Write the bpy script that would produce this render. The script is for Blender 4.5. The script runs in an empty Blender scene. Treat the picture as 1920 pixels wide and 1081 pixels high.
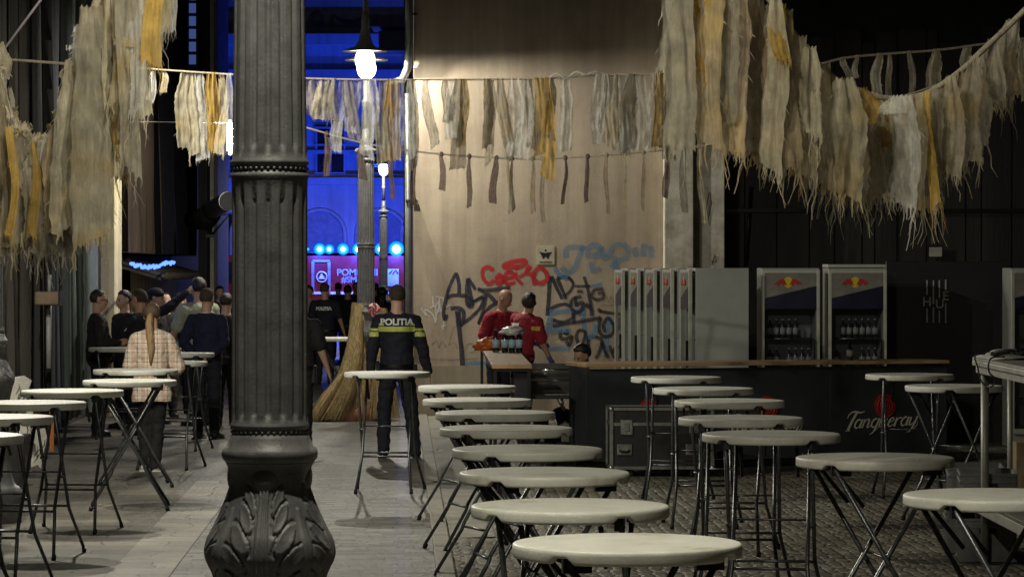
import bpy, math, random
from mathutils import Vector, Matrix, noise
from mathutils.bvhtree import BVHTree
R = math.radians
PI = math.pi
scene = bpy.context.scene
col = scene.collection

# ------------------------------------------------------------------ camera
FPX = 5900.0
CAMZ = 2.05
cam_d = bpy.data.cameras.new('camera')
cam = bpy.data.objects.new('camera', cam_d)
col.objects.link(cam)
cam.location = (0, 0, CAMZ)
cam.rotation_euler = (PI/2 - math.atan(36.5/FPX), 0, 0)
cam_d.sensor_width = 36
cam_d.lens = 36*FPX/1920
cam_d.clip_start = 0.5
cam_d.clip_end = 600
scene.camera = cam

# ------------------------------------------------------------------ world (night)
w = bpy.data.worlds.new('World')
scene.world = w
w.use_nodes = True
bg = w.node_tree.nodes['Background']
bg.inputs[0].default_value = (0.75, 0.72, 0.62, 1)
bg.inputs[1].default_value = 0.0055

scene.view_settings.view_transform = 'Standard'
scene.view_settings.look = 'None'
scene.view_settings.exposure = 0.0
scene.view_settings.gamma = 1.0

LAMP_W = 610.0
LAMP_COL = (1.0, 0.94, 0.79)

def V(px, py, Y):
    return Vector(((px-960)/FPX*Y, Y, CAMZ-(py-504)/FPX*Y))
def GX(px, Y):
    return (px-960)/FPX*Y
def street_x(lx, Y):
    return lx - 0.03525*Y
STREET_ROT = math.atan(0.03525)

# ------------------------------------------------------------------ materials
def new_mat(name):
    m = bpy.data.materials.new(name)
    m.use_nodes = True
    nt = m.node_tree
    return m, nt, nt.nodes['Principled BSDF']
def N(nt, typ, **kw):
    n = nt.nodes.new(typ)
    for k, v in kw.items():
        if k in n.inputs: n.inputs[k].default_value = v
        else: setattr(n, k, v)
    return n
def ramp(nt, stops):
    r = nt.nodes.new('ShaderNodeValToRGB')
    e = r.color_ramp.elements
    while len(e) < len(stops): e.new(0.5)
    for i, (p, c) in enumerate(stops):
        e[i].position = p
        e[i].color = (c[0], c[1], c[2], 1)
    return r
MATS = {}
def mat(name, colr, rough=0.7, metal=0.0, var=0.25, scale=6.0, bump=0.0, bscale=40.0, stretch=(1,1,1), spec=0.5, coat=0.0):
    if name in MATS: return MATS[name]
    m, nt, p = new_mat(name)
    tc = N(nt, 'ShaderNodeTexCoord')
    mp = N(nt, 'ShaderNodeMapping'); mp.inputs['Scale'].default_value = stretch
    nt.links.new(tc.outputs['Object'], mp.inputs[0])
    n1 = N(nt, 'ShaderNodeTexNoise', Scale=scale, Detail=6.0, Roughness=0.65)
    nt.links.new(mp.outputs[0], n1.inputs['Vector'])
    lo = [c*(1-var) for c in colr]; hi = [min(1, c*(1+var)) for c in colr]
    r = ramp(nt, [(0.3, lo), (0.7, hi)])
    nt.links.new(n1.outputs['Fac'], r.inputs[0])
    nt.links.new(r.outputs[0], p.inputs['Base Color'])
    mr = N(nt, 'ShaderNodeMapRange'); mr.inputs['To Min'].default_value = max(0, rough-0.12); mr.inputs['To Max'].default_value = min(1, rough+0.12)
    nt.links.new(n1.outputs['Fac'], mr.inputs['Value'])
    nt.links.new(mr.outputs[0], p.inputs['Roughness'])
    p.inputs['Metallic'].default_value = metal
    p.inputs['Specular IOR Level'].default_value = spec
    p.inputs['Coat Weight'].default_value = coat
    if bump > 0:
        n2 = N(nt, 'ShaderNodeTexNoise', Scale=bscale, Detail=4.0)
        nt.links.new(mp.outputs[0], n2.inputs['Vector'])
        b = N(nt, 'ShaderNodeBump', Strength=bump, Distance=0.02)
        nt.links.new(n2.outputs['Fac'], b.inputs['Height'])
        nt.links.new(b.outputs[0], p.inputs['Normal'])
    MATS[name] = m
    return m
def emis(name, colr, strength):
    m = bpy.data.materials.new(name); m.use_nodes = True
    nt = m.node_tree
    nt.nodes.clear()
    o = nt.nodes.new('ShaderNodeOutputMaterial'); e = nt.nodes.new('ShaderNodeEmission')
    e.inputs[0].default_value = (*colr, 1); e.inputs[1].default_value = strength
    nt.links.new(e.outputs[0], o.inputs[0])
    return m
def rag_mat(name, colr, alpha=0.15, patch=True):
    m, nt, p = new_mat(name)
    out = nt.nodes['Material Output']
    tc = N(nt, 'ShaderNodeTexCoord')
    oi = N(nt, 'ShaderNodeObjectInfo')
    n1 = N(nt, 'ShaderNodeTexNoise', Scale=9.0, Detail=7.0, Roughness=0.7)
    nt.links.new(tc.outputs['Object'], n1.inputs['Vector'])
    mp = N(nt, 'ShaderNodeMapping'); mp.inputs['Scale'].default_value = (90, 90, 12)
    nt.links.new(tc.outputs['Object'], mp.inputs[0])
    n2 = N(nt, 'ShaderNodeTexNoise', Scale=1.0, Detail=3.0)
    nt.links.new(mp.outputs[0], n2.inputs['Vector'])
    r = ramp(nt, [(0.3, [c*0.62 for c in colr]), (0.7, [min(1, c*1.2) for c in colr])])
    nt.links.new(n1.outputs['Fac'], r.inputs[0])
    hs = N(nt, 'ShaderNodeHueSaturation')
    mrv = N(nt, 'ShaderNodeMapRange'); mrv.inputs['To Min'].default_value = 0.72; mrv.inputs['To Max'].default_value = 1.15
    nt.links.new(oi.outputs['Random'], mrv.inputs['Value'])
    nt.links.new(mrv.outputs[0], hs.inputs['Value'])
    n5 = N(nt, 'ShaderNodeTexNoise', Scale=3.2, Detail=3.0); nt.links.new(tc.outputs['Object'], n5.inputs['Vector'])
    add = N(nt, 'ShaderNodeVectorMath', operation='ADD'); cb = N(nt, 'ShaderNodeCombineXYZ'); ml = N(nt, 'ShaderNodeMath', operation='MULTIPLY'); ml.inputs[1].default_value = 31
    nt.links.new(oi.outputs['Random'], ml.inputs[0]); nt.links.new(ml.outputs[0], cb.inputs[0]); nt.links.new(cb.outputs[0], add.inputs[0]); nt.links.new(tc.outputs['Object'], add.inputs[1]); nt.links.new(add.outputs[0], n5.inputs['Vector'])
    pr_ = ramp(nt, [(0.52, (0, 0, 0)), (0.66, (0.6, 0.6, 0.6))]); nt.links.new(n5.outputs['Fac'], pr_.inputs[0])
    pm_ = N(nt, 'ShaderNodeMix', data_type='RGBA'); nt.links.new(pr_.outputs[0], pm_.inputs[0]); nt.links.new(r.outputs[0], pm_.inputs[6]); pm_.inputs[7].default_value = (0.50, 0.36, 0.14, 1)
    nt.links.new((pm_.outputs[2] if patch else r.outputs[0]), hs.inputs['Color'])
    nt.links.new(hs.outputs[0], p.inputs['Base Color'])
    p.inputs['Roughness'].default_value = 0.9
    p.inputs['Specular IOR Level'].default_value = 0.15
    b = N(nt, 'ShaderNodeBump', Strength=0.22, Distance=0.01)
    nt.links.new(n2.outputs['Fac'], b.inputs['Height'])
    nt.links.new(b.outputs[0], p.inputs['Normal'])
    tr = N(nt, 'ShaderNodeBsdfTranslucent')
    nt.links.new(hs.outputs[0], tr.inputs[0])
    mx = N(nt, 'ShaderNodeMixShader'); mx.inputs[0].default_value = 0.38
    nt.links.new(p.outputs[0], mx.inputs[1]); nt.links.new(tr.outputs[0], mx.inputs[2])
    tp = N(nt, 'ShaderNodeBsdfTransparent')
    mx2 = N(nt, 'ShaderNodeMixShader')
    ar = N(nt, 'ShaderNodeMapRange')
    ar.inputs['From Min'].default_value = 0.3; ar.inputs['From Max'].default_value = 0.7
    ar.inputs['To Min'].default_value = max(0, alpha-0.14); ar.inputs['To Max'].default_value = alpha+0.18
    nt.links.new(n2.outputs['Fac'], ar.inputs['Value'])
    nt.links.new(ar.outputs[0], mx2.inputs[0])
    nt.links.new(mx.outputs[0], mx2.inputs[1]); nt.links.new(tp.outputs[0], mx2.inputs[2])
    nt.links.new(mx2.outputs[0], out.inputs[0])
    return m

iron = mat('dark_cast_iron', (0.15, 0.15, 0.155), 0.5, 0.1, 0.3, 14, 0.08, 90)
black_metal = mat('black_metal', (0.02, 0.02, 0.022), 0.4, 0.6)
steel = mat('brushed_steel', (0.45, 0.45, 0.44), 0.32, 0.9, 0.15)
leg_paint = mat('grey_hammered_paint', (0.085, 0.09, 0.095), 0.3, 0.6, 0.25, 30, 0.1, 120)
dark_wall_m = mat('dark_grey_plaster', (0.022, 0.022, 0.024), 0.9, 0, 0.5, 1.2, 0.4, 8)
rope_m = mat('rope', (0.42, 0.36, 0.27), 0.9, 0, 0.3, 40, 0.5, 150)
white_paint = mat('white_paint', (0.62, 0.62, 0.58), 0.5, 0, 0.12, 5)
glass_dark = None

# table top plastic with dirt
def plastic_mat():
    m, nt, p = new_mat('white_blow_moulded_plastic')
    tc = N(nt, 'ShaderNodeTexCoord'); oi = N(nt, 'ShaderNodeObjectInfo')
    ad = N(nt, 'ShaderNodeVectorMath', operation='ADD')
    sc = N(nt, 'ShaderNodeVectorMath', operation='SCALE'); sc.inputs['Scale'].default_value = 40
    cb = N(nt, 'ShaderNodeCombineXYZ')
    nt.links.new(oi.outputs['Random'], cb.inputs[0]); nt.links.new(cb.outputs[0], sc.inputs[0])
    nt.links.new(tc.outputs['Object'], ad.inputs[0]); nt.links.new(sc.outputs[0], ad.inputs[1])
    n1 = N(nt, 'ShaderNodeTexNoise', Scale=4.0, Detail=8.0, Roughness=0.7)
    nt.links.new(ad.outputs[0], n1.inputs['Vector'])
    r = ramp(nt, [(0.28, (0.40, 0.36, 0.27)), (0.44, (0.56, 0.56, 0.50)), (0.7, (0.68, 0.69, 0.64))])
    nt.links.new(n1.outputs['Fac'], r.inputs[0])
    nt.links.new(r.outputs[0], p.inputs['Base Color'])
    n2 = N(nt, 'ShaderNodeTexNoise', Scale=90.0, Detail=3.0)
    nt.links.new(ad.outputs[0], n2.inputs['Vector'])
    b = N(nt, 'ShaderNodeBump', Strength=0.12, Distance=0.01)
    nt.links.new(n2.outputs['Fac'], b.inputs['Height']); nt.links.new(b.outputs[0], p.inputs['Normal'])
    p.inputs['Roughness'].default_value = 0.5
    return m
plastic = plastic_mat()

def glass_mat(name, tint=(0.6, 0.65, 0.65), clear=0.8):
    m, nt, p = new_mat(name)
    out = nt.nodes['Material Output']
    p.inputs['Base Color'].default_value = (0.01, 0.01, 0.012, 1); p.inputs['Roughness'].default_value = 0.06
    n = N(nt, 'ShaderNodeTexNoise', Scale=3.0); mr = N(nt, 'ShaderNodeMapRange')
    mr.inputs['To Min'].default_value = 0.04; mr.inputs['To Max'].default_value = 0.12
    nt.links.new(n.outputs['Fac'], mr.inputs['Value']); nt.links.new(mr.outputs[0], p.inputs['Roughness'])
    tp = N(nt, 'ShaderNodeBsdfTransparent'); tp.inputs[0].default_value = (*tint, 1)
    mx = N(nt, 'ShaderNodeMixShader'); mx.inputs[0].default_value = clear
    nt.links.new(p.outputs[0], mx.inputs[1]); nt.links.new(tp.outputs[0], mx.inputs[2])
    nt.links.new(mx.outputs[0], out.inputs[0])
    return m
pane_m = glass_mat('tinted_door_glass', (0.9, 0.92, 0.94), 0.86)
bottle_m = glass_mat('clear_bottle_plastic', (0.75, 0.85, 0.88), 0.45)

# ------------------------------------------------------------------ mesh builder
def basis(d):
    d = Vector(d).normalized()
    a = Vector((0, 0, 1)) if abs(d.z) < 0.9 else Vector((0, 1, 0))
    u = d.cross(a).normalized(); v = d.cross(u).normalized()
    return u, v
class MB:
    def __init__(s): s.v = []; s.f = []; s.sm = []
    def add(s, vs, fs, smooth=False):
        o = len(s.v)
        s.v += [tuple(p) for p in vs]
        s.f += [tuple(i+o for i in f) for f in fs]
        s.sm += [smooth]*len(fs)
        return s
    def box(s, c, d, rz=0, M=None):
        hx, hy, hz = d[0]/2, d[1]/2, d[2]/2
        vs = [Vector((x, y, z)) for x in (-hx, hx) for y in (-hy, hy) for z in (-hz, hz)]
        if rz: vs = [Matrix.Rotation(rz, 3, 'Z') @ p for p in vs]
        if M: vs = [M @ p for p in vs]
        vs = [p+Vector(c) for p in vs]
        return s.add(vs, [(0, 1, 3, 2), (4, 6, 7, 5), (0, 4, 5, 1), (2, 3, 7, 6), (0, 2, 6, 4), (1, 5, 7, 3)])
    def tube(s, pts, r, n=8, caps=True):
        pts = [Vector(p) for p in pts]
        rs = r if isinstance(r, (list, tuple)) else [r]*len(pts)
        vs = []; fs = []
        d0 = (pts[1]-pts[0]).normalized(); u, v = basis(d0)
        for i, p in enumerate(pts):
            if i == 0: d = pts[1]-pts[0]
            elif i == len(pts)-1: d = pts[-1]-pts[-2]
            else: d = (pts[i+1]-pts[i]).normalized()+(pts[i]-pts[i-1]).normalized()
            if d.length < 1e-9: d = d0
            d = d.normalized()
            u = (u-d*u.dot(d)).normalized(); v = d.cross(u)
            for k in range(n):
                a = 2*PI*k/n
                vs.append(p+(u*math.cos(a)+v*math.sin(a))*rs[i])
        for i in range(len(pts)-1):
            for k in range(n):
                fs.append((i*n+k, i*n+(k+1) % n, (i+1)*n+(k+1) % n, (i+1)*n+k))
        s.add(vs, fs, True)
        if caps:
            o = len(s.v)-len(vs)
            s.f.append(tuple(o+k for k in reversed(range(n)))); s.sm.append(False)
            s.f.append(tuple(o+(len(pts)-1)*n+k for k in range(n))); s.sm.append(False)
        return s
    def lathe(s, prof, n=24, c=(0, 0, 0), flute=None, smooth=True):
        vs = []; fs = []
        for (r, z) in prof:
            for k in range(n):
                a = 2*PI*k/n
                rr = r if flute is None else r+flute(a, z)
                vs.append((c[0]+rr*math.cos(a), c[1]+rr*math.sin(a), c[2]+z))
        m = len(prof)
        for i in range(m-1):
            for k in range(n):
                fs.append((i*n+k, i*n+(k+1) % n, (i+1)*n+(k+1) % n, (i+1)*n+k))
        fs.append(tuple(reversed(range(n)))); fs.append(tuple((m-1)*n+k for k in range(n)))
        return s.add(vs, fs, smooth)
    def ell(s, c, r, n=14, m=9, M=None):
        vs = [Vector((0, 0, -1))]; fs = []
        for i in range(1, m):
            t = -PI/2+PI*i/m
            for k in range(n):
                a = 2*PI*k/n
                vs.append(Vector((math.cos(t)*math.cos(a), math.cos(t)*math.sin(a), math.sin(t))))
        vs.append(Vector((0, 0, 1)))
        for k in range(n): fs.append((0, 1+(k+1) % n, 1+k))
        for i in range(m-2):
            for k in range(n):
                fs.append((1+i*n+k, 1+i*n+(k+1) % n, 1+(i+1)*n+(k+1) % n, 1+(i+1)*n+k))
        l = len(vs)-1
        for k in range(n): fs.append((l, 1+(m-2)*n+k, 1+(m-2)*n+(k+1) % n))
        vs = [Vector((p.x*r[0], p.y*r[1], p.z*r[2])) for p in vs]
        if M: vs = [M @ p for p in vs]
        return s.add([p+Vector(c) for p in vs], fs, True)
    def prism(s, poly, y0, y1):
        """poly in (x,z), extruded along y"""
        n = len(poly)
        vs = [(x, y0, z) for x, z in poly]+[(x, y1, z) for x, z in poly]
        fs = [tuple(range(n)), tuple(reversed(range(n, 2*n)))]
        fs += [(i, i+n, (i+1) % n+n, (i+1) % n) for i in range(n)]
        return s.add(vs, fs)
    def stroke(s, pts, wd, y0, dy=-0.0015):
        """ribbon in the xz plane facing -y; pts [(x,z)], wd width or list"""
        ws = wd if isinstance(wd, (list, tuple)) else [wd]*len(pts)
        P = [Vector(p) for p in pts]
        vs = []
        for i, p in enumerate(P):
            a = P[max(0, i-1)]; b = P[min(len(P)-1, i+1)]
            d = (b-a); d = d.normalized() if d.length > 0 else Vector((1, 0))
            nn = Vector((-d.y, d.x))*ws[i]/2
            yy = y0+dy*i/len(P)
            vs += [(p.x+nn.x, yy, p.y+nn.y), (p.x-nn.x, yy, p.y-nn.y)]
        fs = [(2*i, 2*i+1, 2*i+3, 2*i+2) for i in range(len(P)-1)]
        return s.add(vs, fs)
    def build(s, name, material, parent=None, loc=None, rz=0, bevel=0, fix=True):
        me = bpy.data.meshes.new(name)
        me.from_pydata(s.v, [], s.f)
        me.validate()
        mats = material if isinstance(material, (list, tuple)) else [material]
        for m in mats: me.materials.append(m)
        if len(me.polygons) == len(s.sm):
            me.polygons.foreach_set('use_smooth', s.sm)
        if fix:
            import bmesh
            bm = bmesh.new(); bm.from_mesh(me)
            bmesh.ops.recalc_face_normals(bm, faces=bm.faces)
            bm.to_mesh(me); bm.free()
        o = bpy.data.objects.new(name, me)
        col.objects.link(o)
        if parent: o.parent = parent
        if loc: o.location = loc
        if rz: o.rotation_euler.z = rz
        if bevel:
            b = o.modifiers.new('bevel', 'BEVEL'); b.width = bevel; b.segments = 2; b.limit_method = 'ANGLE'
        return o
def tag(o, label=None, cat=None, group=None, kind=None):
    if label: o['label'] = label
    if cat: o['category'] = cat
    if group: o['group'] = group
    if kind: o['kind'] = kind
    return o
def empty(name, loc, rz=0, label=None, cat=None, group=None):
    o = bpy.data.objects.new(name, None); col.objects.link(o)
    o.location = loc; o.rotation_euler.z = rz; o.empty_display_size = 0.2
    return tag(o, label, cat, group)
def copy_tree(o, parent=None):
    c = o.copy(); col.objects.link(c)
    if parent: c.parent = parent
    for ch in list(o.children): copy_tree(ch, c)
    return c
def text_part(body, size, material, parent, loc, rot=(PI/2, 0, 0), shear=0, bold=0.0, extrude=0.002, name='lettering', sx=1.0):
    cu = bpy.data.curves.new('t', 'FONT'); cu.body = body; cu.size = size
    cu.align_x = 'CENTER'; cu.align_y = 'CENTER'; cu.shear = shear; cu.offset = bold; cu.extrude = extrude
    to = bpy.data.objects.new('t', cu); col.objects.link(to)
    dg = bpy.context.evaluated_depsgraph_get()
    me = bpy.data.meshes.new_from_object(to.evaluated_get(dg))
    bpy.data.objects.remove(to)
    me.materials.clear(); me.materials.append(material)
    o = bpy.data.objects.new(name, me); col.objects.link(o); o.parent = parent
    o.location = loc; o.rotation_euler = rot; o.scale = (sx, 1, 1)
    return o

# ================================================================== GROUND
def cobble_mat():
    m, nt, p = new_mat('cobble_setts')
    tc = N(nt, 'ShaderNodeTexCoord')
    vo = N(nt, 'ShaderNodeTexVoronoi', Scale=11.0, Randomness=0.45)
    nt.links.new(tc.outputs['Object'], vo.inputs['Vector'])
    ve = N(nt, 'ShaderNodeTexVoronoi', Scale=11.0, Randomness=0.45, feature='DISTANCE_TO_EDGE')
    nt.links.new(tc.outputs['Object'], ve.inputs['Vector'])
    n1 = N(nt, 'ShaderNodeTexNoise', Scale=1.3, Detail=6.0)
    nt.links.new(tc.outputs['Object'], n1.inputs['Vector'])
    r1 = ramp(nt, [(0.0, (0.10, 0.09, 0.065)), (1.0, (0.29, 0.26, 0.20))])
    nt.links.new(vo.outputs['Color'], r1.inputs[0])
    r2 = ramp(nt, [(0.0, (0.35, 0.35, 0.35)), (0.08, (1, 1, 1))])
    nt.links.new(ve.outputs['Distance'], r2.inputs[0])
    r3 = ramp(nt, [(0.3, (0.6, 0.6, 0.6)), (0.65, (1.1, 1.1, 1.1))])
    nt.links.new(n1.outputs['Fac'], r3.inputs[0])
    m1 = N(nt, 'ShaderNodeMix', data_type='RGBA', blend_type='MULTIPLY'); m1.inputs[0].default_value = 1
    nt.links.new(r1.outputs[0], m1.inputs[6]); nt.links.new(r2.outputs[0], m1.inputs[7])
    m2 = N(nt, 'ShaderNodeMix', data_type='RGBA', blend_type='MULTIPLY'); m2.inputs[0].default_value = 1
    nt.links.new(m1.outputs[2], m2.inputs[6]); nt.links.new(r3.outputs[0], m2.inputs[7])
    nt.links.new(m2.outputs[2], p.inputs['Base Color'])
    p.inputs['Roughness'].default_value = 0.62
    rr = ramp(nt, [(0.0, (0, 0, 0)), (0.25, (1, 1, 1))])
    nt.links.new(ve.outputs['Distance'], rr.inputs[0])
    b = N(nt, 'ShaderNodeBump', Strength=0.7, Distance=0.02)
    nt.links.new(rr.outputs[0], b.inputs['Height']); nt.links.new(b.outputs[0], p.inputs['Normal'])
    return m
def paver_mat(name, c1, c2, bw, bh, mortar, rough=0.5, rot=0):
    m, nt, p = new_mat(name)
    tc = N(nt, 'ShaderNodeTexCoord')
    mp = N(nt, 'ShaderNodeMapping'); mp.inputs['Rotation'].default_value = (0, 0, rot)
    nt.links.new(tc.outputs['Object'], mp.inputs[0])
    br = N(nt, 'ShaderNodeTexBrick', Scale=1.0)
    br.inputs['Brick Width'].default_value = bw; br.inputs['Row Height'].default_value = bh
    br.inputs['Mortar Size'].default_value = mortar; br.inputs['Mortar Smooth'].default_value = 0.3
    br.inputs['Color1'].default_value = (*c1, 1); br.inputs['Color2'].default_value = (*c2, 1)
    br.inputs['Mortar'].default_value = (c1[0]*0.6, c1[1]*0.6, c1[2]*0.6, 1)
    dn = N(nt, 'ShaderNodeTexNoise', Scale=2.2, Detail=3.0); nt.links.new(tc.outputs['Object'], dn.inputs['Vector'])
    dv = N(nt, 'ShaderNodeVectorMath', operation='MULTIPLY_ADD'); dv.inputs[1].default_value = (0.28, 0.05, 0)
    nt.links.new(dn.outputs['Color'], dv.inputs[0]); nt.links.new(mp.outputs[0], dv.inputs[2])
    nt.links.new(dv.outputs[0], br.inputs['Vector'])
    n1 = N(nt, 'ShaderNodeTexNoise', Scale=0.9, Detail=8.0, Roughness=0.7)
    nt.links.new(tc.outputs['Object'], n1.inputs['Vector'])
    r3 = ramp(nt, [(0.32, (0.5, 0.5, 0.5)), (0.66, (1.25, 1.25, 1.25))])
    nt.links.new(n1.outputs['Fac'], r3.inputs[0])
    m2 = N(nt, 'ShaderNodeMix', data_type='RGBA', blend_type='MULTIPLY'); m2.inputs[0].default_value = 1
    nt.links.new(br.outputs['Color'], m2.inputs[6]); nt.links.new(r3.outputs[0], m2.inputs[7])
    # dark gum spots and litter stains
    vo = N(nt, 'ShaderNodeTexVoronoi', Scale=5.0)
    nt.links.new(tc.outputs['Object'], vo.inputs['Vector'])
    rs = ramp(nt, [(0.09, (0.3, 0.3, 0.3)), (0.13, (1, 1, 1))])
    nt.links.new(vo.outputs['Distance'], rs.inputs[0])
    m3 = N(nt, 'ShaderNodeMix', data_type='RGBA', blend_type='MULTIPLY'); m3.inputs[0].default_value = 1
    nt.links.new(m2.outputs[2], m3.inputs[6]); nt.links.new(rs.outputs[0], m3.inputs[7])
    nt.links.new(m3.outputs[2], p.inputs['Base Color'])
    mr = N(nt, 'ShaderNodeMapRange'); mr.inputs['To Min'].default_value = rough-0.15; mr.inputs['To Max'].default_value = rough+0.2
    nt.links.new(n1.outputs['Fac'], mr.inputs['Value']); nt.links.new(mr.outputs[0], p.inputs['Roughness'])
    inv = N(nt, 'ShaderNodeMath', operation='SUBTRACT'); inv.inputs[0].default_value = 1
    nt.links.new(br.outputs['Fac'], inv.inputs[1])
    n4 = N(nt, 'ShaderNodeTexNoise', Scale=22.0, Detail=4.0)
    nt.links.new(tc.outputs['Object'], n4.inputs['Vector'])
    ad = N(nt, 'ShaderNodeMath', operation='ADD')
    nt.links.new(inv.outputs[0], ad.inputs[0]); nt.links.new(n4.outputs['Fac'], ad.inputs[1])
    b = N(nt, 'ShaderNodeBump', Strength=0.8, Distance=0.015)
    nt.links.new(ad.outputs[0], b.inputs['Height']); nt.links.new(b.outputs[0], p.inputs['Normal'])
    return m
def sheet(name, x0, x1, y0, y1, z, material, nx=1, ny=1, wob=0):
    m = MB(); vs = []; fs = []
    rnd = random.Random(5)
    for j in range(ny+1):
        for i in range(nx+1):
            zz = z
            xx = x0+(x1-x0)*i/nx
            yy = y0+(y1-y0)*j/ny
            if wob: zz = z+wob*noise.noise(Vector((xx*1.3, yy*0.9, 3.1)))
            vs.append((xx, yy, zz))
    for j in range(ny):
        for i in range(nx):
            a = j*(nx+1)+i; fs.append((a, a+1, a+nx+2, a+nx+1))
    m.add(vs, fs, bool(wob))
    o = m.build(name, material, rz=STREET_ROT, fix=False)
    return tag(o, kind='structure')
g = MB(); g.add([(-200, -60, -0.012), (200, -60, -0.012), (200, 320, -0.012), (-200, 320, -0.012)], [(0, 1, 2, 3)])
tag(g.build('ground', mat('asphalt', (0.05, 0.05, 0.052), 0.8, 0, 0.3, 2, 0.4, 60), fix=False), kind='structure')
sheet('road', -30, 30, 74, 135, -0.004, mat('dark_asphalt', (0.07, 0.07, 0.075), 0.6, 0, 0.3, 2, 0.4, 60))
sheet('slab_pavement', -6.2, -1.98, -5, 74, 0.0, paver_mat('grey_slabs', (0.09, 0.082, 0.068), (0.165, 0.152, 0.128), 0.7, 0.35, 0.008))
sheet('stone_gutter', -1.976, -1.55, -5, 74, 0.002, paver_mat('pale_gutter_stone', (0.16, 0.15, 0.125), (0.26, 0.245, 0.21), 0.8, 0.425, 0.007))
sheet('brick_pavement', -1.546, 0.236, -5, 74, 0.0, paver_mat('grey_clinker', (0.095, 0.09, 0.08), (0.225, 0.215, 0.195), 0.22, 0.13, 0.006))
k = MB(); 
yy = -5.0
rk = random.Random(3)
while yy < 43.8:
    L = 0.98
    k.box((0.30, yy+L/2, 0.0+rk.uniform(-0.002, 0.002)), (0.125, L-0.008, 0.05)); yy += 1.0
tag(k.build('kerb', mat('kerb_stone', (0.26, 0.245, 0.21), 0.7, 0, 0.25, 5, 0.3, 50), rz=STREET_ROT, bevel=0.008), kind='structure')
sheet('concrete_channel', 0.366, 0.72, 24, 43.6, 0.012, mat('worn_concrete', (0.27, 0.255, 0.22), 0.75, 0, 0.3, 4, 0.5, 30), 6, 60, 0.03)
sheet('cobblestones', 0.36, 22, -5, 44.6, 0.0, cobble_mat())

# ================================================================== BEIGE WALL BUILDING
WY = 44.0
def plaster_mat(name, c, dark, sc=0.5):
    m, nt, p = new_mat(name)
    tc = N(nt, 'ShaderNodeTexCoord')
    n1 = N(nt, 'ShaderNodeTexNoise', Scale=sc, Detail=10.0, Roughness=0.68)
    nt.links.new(tc.outputs['Object'], n1.inputs['Vector'])
    mp = N(nt, 'ShaderNodeMapping'); mp.inputs['Scale'].default_value = (5, 5, 0.35)
    nt.links.new(tc.outputs['Object'], mp.inputs[0])
    n2 = N(nt, 'ShaderNodeTexNoise', Scale=1.0, Detail=6.0, Roughness=0.6)
    nt.links.new(mp.outputs[0], n2.inputs['Vector'])
    r = ramp(nt, [(0.3, dark), (0.62, c)])
    nt.links.new(n1.outputs['Fac'], r.inputs[0])
    r2 = ramp(nt, [(0.28, (0.7, 0.69, 0.67)), (0.6, (1.04, 1.04, 1.04))])
    nt.links.new(n2.outputs['Fac'], r2.inputs[0])
    mx = N(nt, 'ShaderNodeMix', data_type='RGBA', blend_type='MULTIPLY'); mx.inputs[0].default_value = 0.8
    nt.links.new(r.outputs[0], mx.inputs[6]); nt.links.new(r2.outputs[0], mx.inputs[7])
    nt.links.new(mx.outputs[2], p.inputs['Base Color'])
    p.inputs['Roughness'].default_value = 0.92
    n3 = N(nt, 'ShaderNodeTexNoise', Scale=35.0, Detail=6.0)
    nt.links.new(tc.outputs['Object'], n3.inputs['Vector'])
    b = N(nt, 'ShaderNodeBump', Strength=0.16, Distance=0.02)
    nt.links.new(n3.outputs['Fac'], b.inputs['Height']); nt.links.new(b.outputs[0], p.inputs['Normal'])
    return m
beige = plaster_mat('beige_render', (0.47, 0.39, 0.30), (0.30, 0.245, 0.185), 0.7)
bb = empty('corner_building', (0, WY, 0), 0, 'beige rendered building with graffiti scrawled across its end wall', 'building')
xl, xr = GX(776, WY), GX(1248, WY)
m = MB(); m.add([(xl, 0, -0.02), (xr, 0, -0.02), (xr, 0, 14), (xl, 0, 14), (xl-1.2, 34, -0.02), (xr+2, 34, -0.02), (xr+2, 34, 14), (xl-1.2, 34, 14)],
  [(0, 1, 2, 3), (5, 4, 7, 6), (4, 0, 3, 7), (1, 5, 6, 2), (3, 2, 6, 7)])
m.build('wall', beige, bb)
m = MB(); m.box(((xl+xr)/2, -0.012, 0.34), (xr-xl+0.02, 0.03, 0.72)); m.build('plinth', plaster_mat('plinth_render', (0.38, 0.32, 0.24), (0.25, 0.21, 0.16), 1.2), bb)
# graffiti painted on wall; coordinates are photo pixels mapped to the wall plane
def gp(pts, sc=4.159, ox=780, oy=440):
    out = []
    for x, y in pts:
        p = V(ox+x/sc, oy+y/sc, WY); out.append((p.x, p.z))
    return out
def smooth_pts(pts, k=5):
    P = [Vector(p) for p in pts]; out = []
    for i in range(len(P)-1):
        p0 = P[max(0, i-1)]; p1 = P[i]; p2 = P[i+1]; p3 = P[min(len(P)-1, i+2)]
        for j in range(k):
            t = j/k
            out.append(0.5*((2*p1)+(-p0+p2)*t+(2*p0-5*p1+4*p2-p3)*t*t+(-p0+3*p1-3*p2+p3)*t**3))
    out.append(P[-1])
    return [tuple(p) for p in out]
gcount = [0]
def paint(strokes, width, material, name='graffiti', pl=-0.004, curve=True):
    m = MB(); rg = random.Random(len(strokes)*7+int(width*1000))
    for st in strokes:
        gcount[0] += 1
        q = gp(st); q = smooth_pts(q) if curve else q
        m.stroke(q, [width*1.3*(0.85+0.3*noise.noise(Vector((a_[0]*3, a_[1]*3, 1)))+0.1*rg.random()) for a_ in q], pl-0.0016*(gcount[0] % 7))
    return m.build(name, material, bb, fix=False)
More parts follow.
